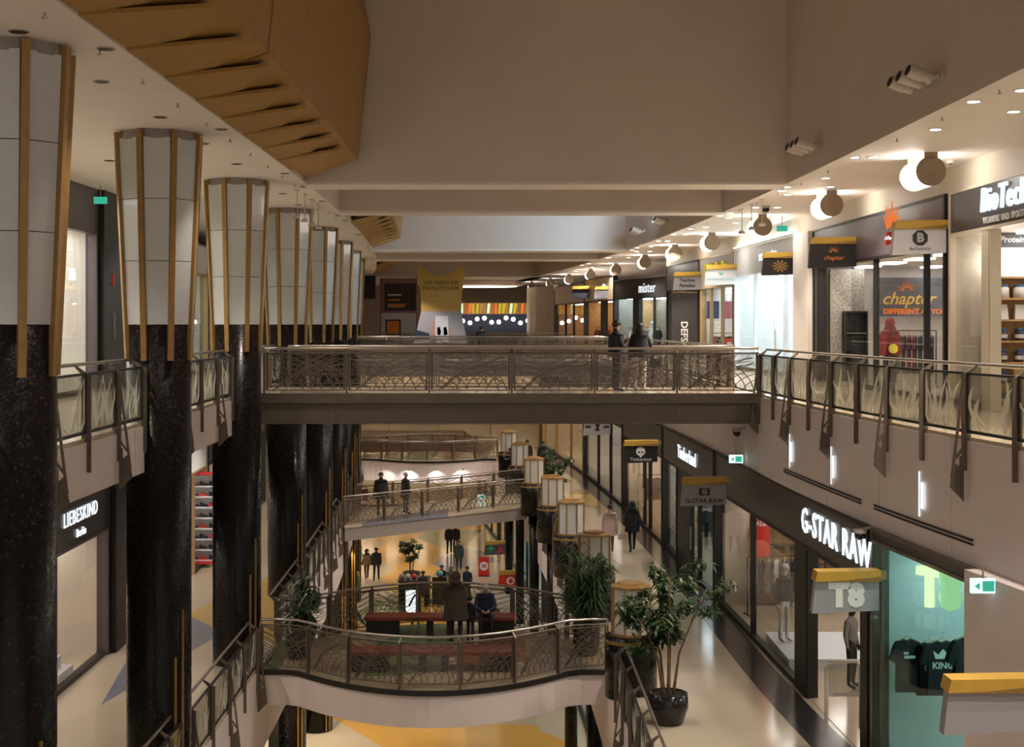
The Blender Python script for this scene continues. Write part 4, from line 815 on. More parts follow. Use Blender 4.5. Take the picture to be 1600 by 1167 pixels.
# dark fashion shop
mb = MB((9.45, 41.3, 0)); mb.box(9.5, 10.5, 41.3, 41.4, 0, 3.27); struct(mb, 'wall_right', 'silver_paper', 'silver patterned wall inside the dark fashion shop')
r = thing('glass_cabinet', 'black cabinet before the silver patterned wall', 'cabinet', (9.85, 40.9, 0)); MB().box(0, .65, 0, .4, 0, .9).build('base', 'black_gloss', r); MB().box(0, .65, .3, .4, .9, 2.0).build('back', 'black', r); 
for x in (0, .61): MB().box(x, x+.04, 0, .4, .9, 2.0).build('upright', 'black', r)
MB().box(0, .65, 0, .4, 2.0, 2.05).build('top', 'black', r); MB().box(.04, .61, .05, .3, 1.4, 1.42).build('shelf_board', 'sign_grey', r)
cp = thing('wall_sign', 'black interior sign with gold script and orange words', 'sign', (10.75, 41.2, 1.9)); MB().box(0, 2.9, 0, .06, 0, 1.12).build('board', 'sign_dark', cp)
text('chapter', .5, 'ink_gold', cp, (.98, -.01, .5), 0, .006, .006, shear=.35); text('DIFFERENT AS YOU', .2, 'letter_orange', cp, (1.18, -.01, .13), 0, .006, .01, sx=1.05); sun(cp, .95, -.005, .72, .3, 'letter_orange')
em = thing('emblem_sign', 'red and white flame emblem sign jutting out above the red coat', 'sign', tuple(at(1395, 375, 32.5)))
mb = MB()
for k in range(7): a = PI*(.2+.1*k); mb.prism([(.12*math.cos(a-.2), 0, .2+.12*math.sin(a-.2)), (.12*math.cos(a+.2), 0, .2+.12*math.sin(a+.2)), (.24*math.cos(a), 0, .25+(.5+.14*(k % 2))*math.sin(a))], (0, .1, 0))
mb.build('flame', 'letter_orange', em); MB().prism([(-.16, 0, -.12), (.14, 0, -.05), (.16, 0, .2), (-.14, 0, .18)], (0, .1, 0)).build('body', 'ink_red', em); text('chapter', .13, 'letter_white', em, (0, -.01, .05), 0, .005, .004, shear=.3); MB().box(.1, .5, .03, .07, .1, .14).build('arm', 'black', em)
def garment(p, m, label, group, rz=0.0, w=.42, h=.8, print_=None):
    r = thing('hanging_garment', label, 'garment', p, rz, group); mb = MB(); d = .05
    out = [(-w*.5, 0), (-w*.62, -.08), (-w*.78, -.3), (-w*.56, -.36), (-w*.48, -.22), (-w*.5, -h), (w*.5, -h), (w*.48, -.22), (w*.56, -.36), (w*.78, -.3), (w*.62, -.08), (w*.5, 0), (w*.16, .05), (0, .02), (-w*.16, .05)]
    mb.prism([(x, -d, z) for x, z in out], (0, 2*d, 0)); b = mb.build('body', m, r)
    MB().tube([(-w*.4, 0, .02), (0, 0, .1), (w*.4, 0, .02)], .01, 6).build('hanger', 'pale_wood', r); MB().tube([(0, 0, .1), (0, 0, .18), (.04, 0, .2)], .006, 5).build('hook', 'steel', r); return r, b
def rack(p, w, rz, label, h=1.5):
    r = thing('clothes_rack', label, 'rack', p, rz)
    for x in (0, w): MB().tube([(x, 0, 0), (x, 0, h)], .018, 6).build('upright', 'black', r); MB().box(x-.02, x+.02, -.25, .25, 0, .03).build('foot', 'black', r)
    MB().tube([(0, 0, h), (w, 0, h)], .016, 6).build('rail', 'black', r); return r
rack((10.15, 37.6, 0), 1.3, 0, 'black clothes rack behind the red coat figure')
for k, m in enumerate(('cloth_teal', 'cloth_teal', 'cloth_black', 'cloth_wine', 'cloth_wine', 'cloth_black', 'cloth_green', 'cloth_black')): garment((10.28+.15*k, 37.6, 1.32), m, 'coat hanging on the rack behind the red coat figure, %s from left' % ['first', 'second', 'third', 'fourth', 'fifth', 'sixth', 'seventh', 'eighth'][k], 'coats on the rack', PI/2-.35, .42, .95)
# t-shirt shop
T8s = thing('lit_sign', 'pale green block letters hanging inside the green glass', 'sign', tuple(at(1466, 922, 22.2))); text('T8', .82, 'letter_green', T8s, (0, -.05, 0), -.85, .07, .03, sx=.8); MB().box(-.02, .02, .04, .08, .3, .62).build('hanger', 'steel', T8s)
for (x, y, w, lab) in ((1418, 1003, .40, 'small black t-shirt with white script'), (1452, 1008, .45, 'black t-shirt with white letter Q, half covered'), (1472, 1006, .5, 'black t-shirt with white crown and the word KING')):
    p = at(x, y, 24.3 if w < .48 else 24.1); g, b = garment(tuple(p), 'cloth_black', lab, None, 0, w, .85)
    if 'KING' in lab:
        text('KING', .15, 'ink_white', b, (0, -.055, -.36), 0, .003, .004); mb = MB(); mb.prism([(-.13, -.055, -.24), (-.17, -.055, -.1), (-.08, -.055, -.17), (0, -.055, -.07), (.08, -.055, -.17), (.17, -.055, -.1), (.13, -.055, -.24)], (0, -.003, 0)); mb.build('crown', 'ink_white', b)
    elif 'Q' in lab: text('Q', .16, 'ink_white', b, (-.04, -.055, -.38), 0, .003, .004)
    else: MB().box(-.08, .0, -.056, -.05, -.2, -.16).build('print', 'ink_white', b); MB().box(-.07, .12, -.056, -.05, -.27, -.22).build('print', 'ink_white', b)
p = at(1512, 1000, 22.0); garment(tuple(p), 'cloth_black', 'black printed top at the right end of the t-shirt shop', None, .3, .5, .9)
# denim shop
r = thing('sale_banner', 'red SALE banner hanging in the denim shop window', 'banner', tuple(at(1187, 812, 36.5))); MB().box(-.26, .26, 0, .02, -.95, .25).build('cloth', 'sign_red', r); text('SALE', .17, 'ink_white', r, (0, -.006, -.1), 0, .003, .006)
shelf_unit((6.9, 39.0, L1), 2.4, 2.2, 4, 'bronze', 'dark shelf along the far wall of the denim shop', back='wood'); rack((6.5, 37.8, L1), 2.2, .2, 'metal rail of jeans in the denim shop window', 1.55)
for k in range(9): garment((6.65+.22*k, 37.84+.04*k, L1+1.4), ['cloth_navy', 'cloth_black', 'cloth_grey', 'cloth_white'][k % 4], 'garment on the denim shop rail, %s from left' % ['first', 'second', 'third', 'fourth', 'fifth', 'sixth', 'seventh', 'eighth', 'ninth'][k], 'garments on the denim shop rail', PI/2-.3, .36, .8)
r = thing('window_podium', 'low pale podium in the denim shop window', 'podium', (7.2, 33.0, L1)); MB().box(-.8, 1.6, -1.2, 1.6, 0, .22).build('body', 'sign_white', r); MB().box(-.82, 1.62, -1.22, 1.62, .22, .25).build('top', 'sign_white', r)
r = thing('security_gate', 'white rounded security gate in the doorway under the grey block letter sign', 'gate', tuple(at(1318, 1075, 26.4)))
mb = MB(); mb.tube([(-.32, 0, -.75), (-.32, 0, .38), (-.25, 0, .5), (.25, 0, .5), (.32, 0, .38), (.32, 0, -.75)], .04, 8); mb.build('frame', 'cloth_white', r); MB().box(-.3, .3, -.02, .02, -.15, -.08).build('crossbar', 'cloth_white', r); MB().box(-.3, .3, -.01, .01, -.08, .45).build('panel', 'rail_glass', r)
# handbag and shoe shops on the middle left
r = thing('window_banner', 'glowing pink banner in the handbag shop window', 'banner', (-9.6, 29.6, L1+.3)); MB().box(-.3, .28, 0, .03, 0, 2.3).build('cloth', 'pink_banner', r)
r = thing('window_podium', 'white stepped podium in the handbag shop window', 'podium', (-9.9, 30.6, L1)); MB().box(-.5, .5, -.5, .5, 0, .3).build('lower_step', 'sign_white', r); MB().box(-.3, .3, -.3, .3, .3, .55).build('upper_step', 'sign_white', r)
shelf_unit((-11.2, 45.3, L1+.2), 2.1, 2.7, 8, 'sign_white', 'white shoe shelf with red top and bottom edges', back='sign_white')
for z in (L1+.12, L1+2.95): tag(MB((-10.1, 45.2, z)).box(-11.2, -9.1, 45.18, 45.4, z, z+.08).build('shelf_edge', 'red_frame'), 'red edge board %s the white shoe shelf' % ('under' if z < -5 else 'above'), 'board')
sh = MB(); sh.prism([(-.12, -.05, 0), (.12, -.05, 0), (.12, -.05, .05), (0, -.05, .08), (-.06, -.05, .13), (-.12, -.05, .13)], (0, .1, 0)); shm = [sh.mesh('shoe', m) for m in ('ink_dark', 'cloth_navy', 'ink_red')]
for row in range(8):
    for k in range(6): tag(place(shm[(row+k*2) % 3], 'shoe', None, (-9.28-.3*k, 45.5, L1+.2+2.7*row/8+.021)), 'sports shoe displayed on the white shoe shelf', 'shoe', 'shoes on the white shelf')
# bag shop, bright window pieces
for x, m, lab in ((9.1, 'suitcase_navy', 'navy'), (9.75, 'suitcase_pink', 'pink')):
    r = thing('suitcase', lab+' suitcase hanging in the bag shop window', 'suitcase', (x-.45, 58.6, 1.9)); MB().box(-.24, .24, -.12, .12, 0, .72).build('shell', m, r); MB().tube([(-.1, 0, .72), (-.1, 0, 1.0), (.1, 0, 1.0), (.1, 0, .72)], .014, 6).build('handle', 'steel', r)
    for k in range(3): MB().box(-.16+.14*k, -.12+.14*k, -.13, -.12, .04, .68).build('rib', m, r)
r = thing('sale_board', 'red board with white numerals in the bag shop doorway', 'sign', (9.35, 58.0, .05)); MB().box(-.35, .35, 0, .03, 0, 1.05).build('board', 'sign_red', r); text('%', .5, 'ink_white', r, (-.05, -.006, .7), .0, .003, .02); text('%', .4, 'ink_white', r, (.1, -.006, .25), 0, .003, .02)
r = thing('lit_poster', 'tall fashion poster in the shop with white lettering', 'poster', (7.45, 76.5, .8)); MB().box(-.5, .5, 0, .04, 0, 2.1).build('sheet', 'cloth_navy', r); MB().box(-.22, .22, -.01, 0, .3, 1.5).build('figure_print', 'sign_grey', r); MB().box(-.12, .12, -.01, 0, 1.52, 1.8).build('head_print', 'skin', r)
# racks of clothes inside the shops, against the walls that face down the hall
def stock(f, y, z, lab, cols, w=1.8, off=.45, h=1.5):
    x0 = f(y)+off; rack((x0, y, z), w, 0, 'clothes rack '+lab, h)
    for k in range(len(cols)): garment((x0+.16+(w-.3)*k/max(1, len(cols)-1), y, z+h-.18), cols[k], 'garment on the rack %s, %s from left' % (lab, ['first', 'second', 'third', 'fourth', 'fifth', 'sixth', 'seventh', 'eighth'][k]), 'garments on the rack '+lab, .55, .4, .85)
stock(F1, 48.6, L1, 'in the outdoor clothing shop', ['cloth_brown', 'cloth_tan', 'cloth_black', 'cloth_green', 'cloth_tan', 'cloth_black'])
stock(F1, 59.0, L1, 'in the shop past the outdoor clothing shop', ['cloth_white', 'cloth_black', 'cloth_wine', 'cloth_grey', 'cloth_white', 'cloth_navy'])
stock(F2, 66.6, 0, 'in the streetwear shop', ['cloth_black', 'cloth_white', 'cloth_red', 'cloth_black', 'cloth_grey'])
stock(lambda y: 6.35, 74.6, 0, 'in the shop with white lettering', ['cloth_white', 'cloth_pink', 'cloth_navy', 'cloth_grey', 'cloth_white', 'cloth_black'], 1.6, .3)
stock(lambda y: 5.0, 82.9, 0, 'in the warm shop with small lit sign', ['cloth_red', 'cloth_black', 'cloth_red', 'cloth_tan', 'cloth_white', 'cloth_red'], 1.8, .4)
stock(F2, 59.3, .0, 'in the bag shop', ['cloth_red', 'cloth_black', 'cloth_black', 'cloth_red', 'cloth_grey'], 1.5, .3, 1.3)
stock(lambda y: -12.5, 107.6, L0, 'at the far end of the ground floor', ['cloth_red', 'cloth_teal', 'cloth_red', 'cloth_white', 'cloth_red'], 2.2, 0)
# ground floor kiosk, boards
kd = 70; r = thing('kiosk', 'black ground floor kiosk with goods on its counter', 'kiosk', (-4.4, kd, L0)); MB().box(-.75, .75, 0, 1.4, 0, 1.15).build('body', 'black', r); MB().box(-.8, .8, -.05, 1.45, 1.15, 1.2).build('counter_top', 'dark_header', r); MB().box(.9, 1.6, .1, 1.2, 0, 1.35).build('side_cabinet', 'black_gloss', r)
for k in range(3): MB().box(-.7+.5*k, -.3+.5*k, -.02, 0, .1, 1.0).build('door', 'black_gloss', r)
for k, (m, x) in enumerate((('cloth_pink', -.6), ('cloth_white', -.3), ('sign_red', .0), ('ink_cyan', 1.3))):
    o = thing('kiosk_toy', '%s small display item on the kiosk' % ['lilac', 'white', 'red', 'teal'][k], 'item', (-4.4+x, kd+.3, L0+(1.2 if x < .9 else 1.35))); MB().ball((0, 0, .16), .14, n=10, m=6).build('ball', m, o, True); MB().lathe([(.1, 0), (.1, .03)], 10).build('stand', 'black', o)
r = thing('discount_board', 'red standing board with white disc and 50', 'sign', (-1.05, 78, L0)); MB().box(-.3, .3, 0, .04, .02, 1.05).build('board', 'sign_red', r); mb = MB(); mb.lathe([(.24, 0), (.24, .006)], 20); e = mb.build('disc', 'ink_white', r); e.rotation_euler = (PI/2, 0, 0); e.location = (0, 0, .55); text('50', .26, 'sign_red', r, (0, -.01, .55), 0, .003, .01); MB().box(-.3, .3, -.15, .2, 0, .02).build('foot', 'black', r)
r = thing('advert_screen', 'bright white advertising screen on the ground floor', 'screen', tuple(at(644, 957, 60))); MB().box(-.32, .32, 0, .1, -.2, 1.0).build('housing', 'black', r); MB().box(-.27, .27, -.01, 0, .0, .95).build('display', 'screen_white', r); mb = MB(); mb.prism([(-.18, -.014, .3), (.1, -.014, .8), (.16, -.014, .75), (-.1, -.014, .25)], (0, .003, 0)); mb.build('figure_print', 'ink_dark', r)
MB().box(-.05, .05, .02, .08, -1.0, -.2).build('leg', 'black', r)
r = thing('post', 'yellow padded post on the ground floor', 'post', (-3.6, 62, L0)); MB().lathe([(.16, 0), (.16, 1.9), (.1, 1.95)], 14).build('sleeve', 'yellow_post', r); MB().lathe([(.25, 0), (.25, .05)], 14).build('foot', 'black', r)
# ================================================================ BENCHES, PLANTS
def bench(x0, x1, y, label):
    r = thing('bench', label, 'bench', ((x0+x1)/2, y, L1)); h = (x1-x0)/2
    n = 4
    for k in range(n): MB().box(-h, h, -.34+.175*k, -.19+.175*k, .38, .46).build('seat_board', 'red_bench', r)
    for s in (-1, 1): MB().box(s*(h-.45)-.4, s*(h-.45)+.4, -.3, .3, .0, .375).build('end_block', 'black', r)
    for x in (-.25, .25): MB().box(x-.08, x+.08, -.25, .25, 0, .375).build('support', 'black', r)
bench(-3.45, .35, 31.9, 'dark red bench with black blocks close behind the near curved railing'); bench(-3.45, .3, 35.6, 'dark red bench with black blocks where the old man sits')
def leafmesh(fn, m):
    mb = MB(); fn(mb); return mb
def pot(r, R, h, m='black_gloss'):
    MB().lathe([(R*.72, 0), (R, h*.55), (R*.96, h*.98), (R*.84, h), (R*.82, h-.05)], 20).build('pot', m, r, True); MB().lathe([(R*.82, h-.06), (R*.82, h-.04)], 16).build('soil', 'soil', r)
def spiky(p, label, H, n, seed, spread=.7, R=.32):
    rnd = random.Random(seed); r = thing('potted_plant', label, 'plant', p); pot(r, R, .5); mb = MB(); st = MB()
    for c in range(7):
        bx, by = rnd.uniform(-.18, .18), rnd.uniform(-.18, .18); hh = rnd.uniform(.45, 1.0)*H; tx, ty = bx+rnd.uniform(-.25, .25), by+rnd.uniform(-.25, .25)
        st.tube([(bx, by, .45), ((bx+tx)/2, (by+ty)/2, hh*.55), (tx, ty, hh)], .014, 5)
        for k in range(n):
            a = rnd.uniform(0, 2*PI); t = rnd.uniform(.35, 1); px, py, pz = bx+(tx-bx)*t, by+(ty-by)*t, .45+(hh-.45)*t; L = rnd.uniform(.3, .55)*spread*1.2; up = rnd.uniform(.0, .45); w = rnd.uniform(.018, .032)
            d = Vector((math.cos(a), math.sin(a), 0)); q = Vector((-d.y, d.x, 0))*w; o = Vector((px, py, pz)); m1 = o+d*L*.5+Vector((0, 0, up*L)); e = o+d*L+Vector((0, 0, up*L-.28*L))
            mb.quad(o-q*.4, o+q*.4, m1+q, m1-q); mb.quad(m1-q, m1+q, e)
    st.build('stems', 'trunk', r); f = mb.build('foliage', 'leaf_dark', r); f['kind'] = 'stuff'; return r
spiky((1.95, 33.3, L1), 'dense spiky potted plant beside the nearest lantern drum', 2.6, 95, 3, 1.2)
spiky((2.0, 34.45, L1), 'second spiky potted plant at the right end of the bench platform', 2.3, 70, 4, .9)
spiky((-4.75, 33.0, L1), 'spiky potted plant at the left end of the bench platform', 1.5, 45, 5, .8); spiky((-4.85, 34.7, L1), 'dim bushy plant beside the dark shaft at left', 1.6, 45, 6, .8)
def tree(p, label, H, crown, seed, nleaf, trunks=4, R=.4, spread=.9, m='leaf', lw=.03, ll=.16, potted=True, low=.45):
    rnd = random.Random(seed); r = thing('indoor_tree', label, 'tree', p)
    if potted: pot(r, R, .6)
    st = MB(); lf = MB(); tips = []
    for c in range(trunks):
        a = 2*PI*c/trunks+rnd.uniform(-.4, .4); b = Vector((.07*math.cos(a), .07*math.sin(a), .3 if potted else .0)); tip = Vector((spread*.55*math.cos(a), spread*.55*math.sin(a), H*rnd.uniform(.7, .95)))
        m1 = b.lerp(tip, .45)-Vector((math.cos(a), math.sin(a), 0))*.12*spread; pts = [b, b.lerp(m1, .5), m1, m1.lerp(tip, .5)+Vector((0, 0, .05)), tip]; st.tube(pts, [.035, .03, .024, .016, .008], 6)
        for k in range(7):
            t = rnd.uniform(low, 1); i = min(3, int(t*4)); o = pts[i].lerp(pts[i+1], t*4-i); an = rnd.uniform(0, 2*PI); e = o+Vector((math.cos(an), math.sin(an), rnd.uniform(.05, .7)))*rnd.uniform(.3, .6)*crown
            st.tube([o, o.lerp(e, .5)+Vector((0, 0, .04)), e], [.01, .007, .004], 5); tips.append((o, e))
    for k in range(nleaf):
        o, e = tips[rnd.randrange(len(tips))]; c = o.lerp(e, rnd.uniform(.45, 1.1))+Vector((rnd.gauss(0, .07), rnd.gauss(0, .07), rnd.gauss(0, .06))); a = rnd.uniform(0, 2*PI); L = ll*rnd.uniform(.7, 1.3); d = Vector((math.cos(a), math.sin(a), rnd.uniform(-1.1, .15))).normalized()
        q = d.cross(Vector((0, 0, 1))).normalized()*lw; m1 = c+d*L*.45; lf.quad(c, m1+q, c+d*L, m1-q)
    st.build('trunk', 'trunk', r, True); f = lf.build('foliage', m, r); f['kind'] = 'stuff'; return r
tree((3.2, 27.6, L1), 'slender multi-stemmed tree with narrow leaves beside the nearest lantern drum', 3.15, 1.0, 11, 3000, 5, spread=1.4, ll=.2, low=.55)
tree((2.15, 59.5, L1), 'small tree in a round black pot, nearer of the two far along the right gallery', 2.6, .8, 12, 900, 3, .45, .6, 'leaf', .05, .16)
tree((2.0, 64.5, L1), 'small tree in a black pot, farther of the two along the right gallery', 2.3, .7, 13, 700, 3, .45, .5, 'leaf', .05, .16)
tree((-4.9, 76, L0), 'round leafy tree in a pot by the ground floor kiosk', 2.6, .8, 14, 1000, 3, .5, .6, 'leaf', .06, .18)
# ================================================================ PEOPLE
J0 = dict(pel=(0, 0, .95), spi=(0, .01, 1.13), che=(0, .01, 1.33), nec=(0, .01, 1.475), hb=(0, -.005, 1.55), hm=(0, -.015, 1.63), ht=(0, -.005, 1.70), nose=(0, -.115, 1.615),
          shl=(-.18, .01, 1.40), ell=(-.235, .03, 1.13), wrl=(-.25, -.03, .89), hal=(-.25, -.05, .82), shr=(.18, .01, 1.40), elr=(.235, .03, 1.13), wrr=(.25, -.03, .89), har=(.25, -.05, .82),
          hil=(-.095, 0, .90), knl=(-.105, -.015, .50), anl=(-.105, .02, .09), tol=(-.12, -.15, .04), hir=(.095, 0, .90), knr=(.105, -.015, .50), anr=(.105, .02, .09), tor=(.12, -.15, .04))
RAD = dict(pel=.135, spi=.125, che=.14, nec=.06, hb=.07, hm=.092, ht=.06, nose=.014, sh=.075, el=.055, wr=.035, ha=.036, hi=.09, kn=.066, an=.045, to=.04)
BN = [('pel', 'spi', 't'), ('spi', 'che', 't'), ('che', 'nec', 't'), ('nec', 'hb', 's'), ('hb', 'hm', 's'), ('hm', 'ht', 's'), ('hm', 'nose', 's')]
for s_ in 'lr': BN += [('che', 'sh'+s_, 't'), ('sh'+s_, 'el'+s_, 't'), ('el'+s_, 'wr'+s_, 't'), ('wr'+s_, 'ha'+s_, 's'), ('pel', 'hi'+s_, 'l'), ('hi'+s_, 'kn'+s_, 'l'), ('kn'+s_, 'an'+s_, 'l'), ('an'+s_, 'to'+s_, 'f')]
POSES = dict(stand={}, walk=dict(knl=(-.10, -.17, .52), anl=(-.10, -.22, .10), tol=(-.11, -.38, .06), knr=(.10, .06, .50), anr=(.10, .27, .14), tor=(.11, .13, .04), wrl=(-.25, .14, .92), hal=(-.25, .16, .85), ell=(-.24, .1, 1.14), wrr=(.25, -.16, .93), har=(.25, -.2, .87)),
    phone=dict(elr=(.25, -.08, 1.14), wrr=(.14, -.28, 1.22), har=(.10, -.32, 1.27), ell=(-.24, -.05, 1.13), wrl=(-.1, -.26, 1.1), hal=(-.05, -.30, 1.13)),
    lean=dict(che=(0, -.14, 1.28), nec=(0, -.22, 1.40), hb=(0, -.25, 1.47), hm=(0, -.27, 1.55), ht=(0, -.27, 1.62), nose=(0, -.37, 1.53), shl=(-.18, -.14, 1.34), shr=(.18, -.14, 1.34), spi=(0, -.05, 1.11), ell=(-.25, -.22, 1.12), wrl=(-.14, -.42, 1.10), hal=(-.1, -.48, 1.11), elr=(.25, -.22, 1.12), wrr=(.14, -.42, 1.10), har=(.1, -.48, 1.11)),
    sit=dict(pel=(0, .05, .58), spi=(0, .03, .76), che=(0, -.10, .95), nec=(0, -.17, 1.08), hb=(0, -.21, 1.14), hm=(0, -.24, 1.21), ht=(0, -.23, 1.28), nose=(0, -.34, 1.18), shl=(-.18, -.10, 1.02), shr=(.18, -.10, 1.02), ell=(-.24, -.2, .77), elr=(.24, -.2, .77), wrl=(-.10, -.38, .70), wrr=(.08, -.38, .70), hal=(-.05, -.43, .68), har=(.03, -.43, .68),
             hil=(-.1, .0, .56), hir=(.1, .0, .56), knl=(-.14, -.40, .53), knr=(.14, -.40, .53), anl=(-.13, -.38, .09), anr=(.13, -.42, .09), tol=(-.14, -.54, .04), tor=(.14, -.58, .04)))
def person(p, rz, label, h=1.72, pose='stand', top='cloth_black', legs='cloth_black', shoes='black', hair='short', hairm='hair_black', coat=None, width=1.0, group=None, skin='skin', name='person', cat='person', over=None):
    J = dict(J0); J.update(POSES[pose]); J.update(over or {}); k = h/1.72
    names = list(J); idx = {n: i for i, n in enumerate(names)}; V = [Vector(J[n])*k for n in names]; R = []
    for n in names: R.append((RAD.get(n) or RAD[n[:2]])*k*(width if n in ('pel', 'spi', 'che') else 1))
    E = [(idx[a], idx[b]) for a, b, c in BN]; mt = [c for a, b, c in BN]
    for s_ in 'lr':                            # five fingers
        hv = Vector(J['ha'+s_]); wv = Vector(J['wr'+s_]); d = (hv-wv).normalized(); sd = Vector((0, 1, 0)) if abs(d.y) < .8 else Vector((1, 0, 0)); sd = (sd-d*sd.dot(d)).normalized(); inn = d.cross(sd)
        for q, (o, L) in enumerate(((-.030, .062), (-.010, .074), (.011, .070), (.030, .054), (-.045, .03))):
            a = hv+sd*o+d*.02; b = a+d*L*.55+sd*(-.02 if q == 4 else 0); c = b+d*L*.4+inn*.018; n0 = len(V); V += [x*k for x in (a, b, c)]; R += [.0105*k, .009*k, .0075*k]; E += [(idx['ha'+s_], n0), (n0, n0+1), (n0+1, n0+2)]; mt += ['s', 's', 's']
    bm = bmesh.new(); ly = bm.verts.layers.skin.verify(); bv = []
    for i, q in enumerate(V):
        v = bm.verts.new(q); bv.append(v); f = 1.25 if i < len(names) and names[i] in ('pel', 'che', 'spi') else 1.0; v[ly].radius = (R[i]*f, R[i])
    bv[0][ly].use_root = True
    for a, b in E: bm.edges.new((bv[a], bv[b]))
    me = bpy.data.meshes.new('skeleton'); bm.to_mesh(me); bm.free(); o = bpy.data.objects.new('tmp', me); COL.objects.link(o)
    md = o.modifiers.new('skin', 'SKIN'); md.use_smooth_shade = True
    ss = o.modifiers.new('sub', 'SUBSURF'); ss.levels = 1; ss.render_levels = 1
    dg = bpy.context.evaluated_depsgraph_get(); bm_ = bpy.data.meshes.new_from_object(o.evaluated_get(dg)); bpy.data.objects.remove(o)
    bm_.materials.clear(); order = {'t': 0, 'l': 1, 's': 2, 'f': 3}
    for m in (top, legs, skin, shoes): bm_.materials.append(MATS[m])
    seg = [(V[a], V[b], order[c], (R[a]+R[b])/2) for (a, b), c in zip(E, mt)]
    for f in bm_.polygons:
        best = 9e9
        for a, b, c, rr in seg:
            ab = b-a; t = max(0, min(1, (f.center-a).dot(ab)/max(ab.length_squared, 1e-9))); dd = (f.center-(a+ab*t)).length-rr*.9
            if dd < best: best = dd; f.material_index = c
    bm_.name = 'body'; ob = place(bm_, name, None, p, rz); tag(ob, label, cat, group)
    hm = V[idx['hm']]; ht = V[idx['ht']]; up = (ht-V[idx['hb']]).normalized(); fw = (V[idx['nose']]-hm).normalized()
    mb = MB()
    for s_ in (-1, 1): sx = up.cross(fw).normalized(); mb.ball(hm+fw*.088*k+sx*.034*k*s_+up*.012*k, .011*k, n=6, m=4)
    mb.ball(hm+fw*.085*k-up*.055*k, .022*k, .008*k, .006*k, n=6, m=4); mb.build('face_features', 'brown_ink', ob)
    mb = MB()
    for s_ in (-1, 1): sx = up.cross(fw).normalized(); mb.ball(hm+sx*.098*k*s_-up*.005*k, .012*k, .022*k, .032*k, n=6, m=4)
    mb.build('ears', skin, ob)
    mb = MB(); c = hm-fw*.022*k+up*.035*k; mb.ball(c, .104*k, .108*k, .088*k, n=14, m=8)
    if hair == 'long':
        mb.ball(hm-fw*.06*k-up*.12*k, .105*k, .06*k, .20*k, n=12, m=8); mb.ball(hm-fw*.07*k-up*.3*k, .12*k, .05*k, .16*k, n=12, m=6)
    if hair == 'curly':
        rd = random.Random(3)
        for q in range(16): mb.ball(hm-fw*rd.uniform(.0, .09)*k+up*rd.uniform(-.16, .09)*k+up.cross(fw)*rd.uniform(-.11, .11)*k, .05*k, n=7, m=5)
    if hair == 'hood': mb.ball(hm-fw*.02*k, .125*k, .13*k, .145*k, n=14, m=8); mb.ball(hm-fw*.07*k-up*.13*k, .15*k, .10*k, .08*k, n=12, m=6)
    if hair == 'beanie': mb.lathe([(.106*k, 0), (.108*k, .04*k), (.09*k, .09*k), (.04*k, .125*k)], 14, hm+up*.02*k)
    mb.build('hood' if hair == 'hood' else 'beanie' if hair == 'beanie' else 'hair', hairm, ob, True)
    if coat:
        hem, flare, cm = coat; pel = V[idx['pel']]; che = V[idx['che']]; mb = MB(); n = 16; rings = []
        for t in range(7):
            z = t/6; cc = che.lerp(pel, z*1.1) if z < .9 else pel; zz = (1.42+(hem-1.42)*z)*k if pose != 'sit' else None
            if pose == 'sit': cc = che.lerp(pel, z); zz = cc.z+.04
            rx = (.205+.05*math.sin(PI*min(1, z*1.4))*0+flare*z)*k*width; ry = (.150+flare*.9*z)*k*width
            for q in range(n): a = 2*PI*q/n; mb.v.append(Vector((cc.x+rx*math.cos(a), cc.y+ry*math.sin(a), zz)))
        for t in range(6):
            for q in range(n): mb.f.append((t*n+q, t*n+(q+1) % n, t*n+n+(q+1) % n, t*n+n+q))
        mb.f.append(tuple(range(n))); mb.build('coat', cm, ob, True)
    return ob
def on(x, y, lv): Y = FPX*(EYE-lv)/(y-507.0); return ((x-786)/FPX*Y, Y, lv)
def handbag(p, m, label, rz=0):
    r = thing('handbag', label, 'bag', p, rz); MB().prism([(-.15, -.05, 0), (.15, -.05, 0), (.12, -.04, .2), (-.12, -.04, .2)], (0, .1, 0)).build('body', m, r); MB().tube([(-.1, 0, .2), (-.06, 0, .36), (.06, 0, .36), (.1, 0, .2)], .01, 6).build('handle', m, r)
FC, AW, RT_, LFT = 0.0, PI, PI/2, -PI/2       # facing camera, away, right, left
person((2.78, 34.9, 0), 1.9, 'man in dark jacket and beanie standing on the upper footbridge', 1.72, 'phone', hair='beanie', width=1.15, coat=(.86, .03, 'cloth_black'))
person((3.36, 34.95, 0), 2.9, 'long-haired woman in black jacket and white trousers on the upper footbridge', 1.68, legs='cloth_white', hair='long', coat=(.88, .06, 'cloth_black'), over=dict(ell=(-.27, -.08, 1.15), wrl=(-.12, -.28, 1.12), hal=(-.07, -.33, 1.14)))
handbag((3.72, 34.75, .62), 'black', 'small black handbag beside the woman in white trousers')
person((-1.12, 64.9, 0), 2.5, 'dark clothed person on the second upper footbridge', 1.62, 'lean', coat=(.85, .05, 'cloth_black'))
person((-1.14, 34.4, L1), PI-.2, 'person in long dark hooded coat standing on the bench platform', 1.72, hair='hood', hairm='cloth_brown', coat=(.62, .09, 'cloth_brown'), top='cloth_brown', width=1.1)
person((-.8, 34.7, L1), 2.6, 'small child in dark clothes with white shoes beside the hooded person', 1.08, shoes='shoe_white', hair='short', top='cloth_black')
person((-.46, 35.5, L1-.05), .1, 'old man with white hair in navy jacket sitting on the far bench', 1.74, 'sit', top='cloth_navy', hairm='hair_grey', coat=(.5, .05, 'cloth_navy'), width=1.15)
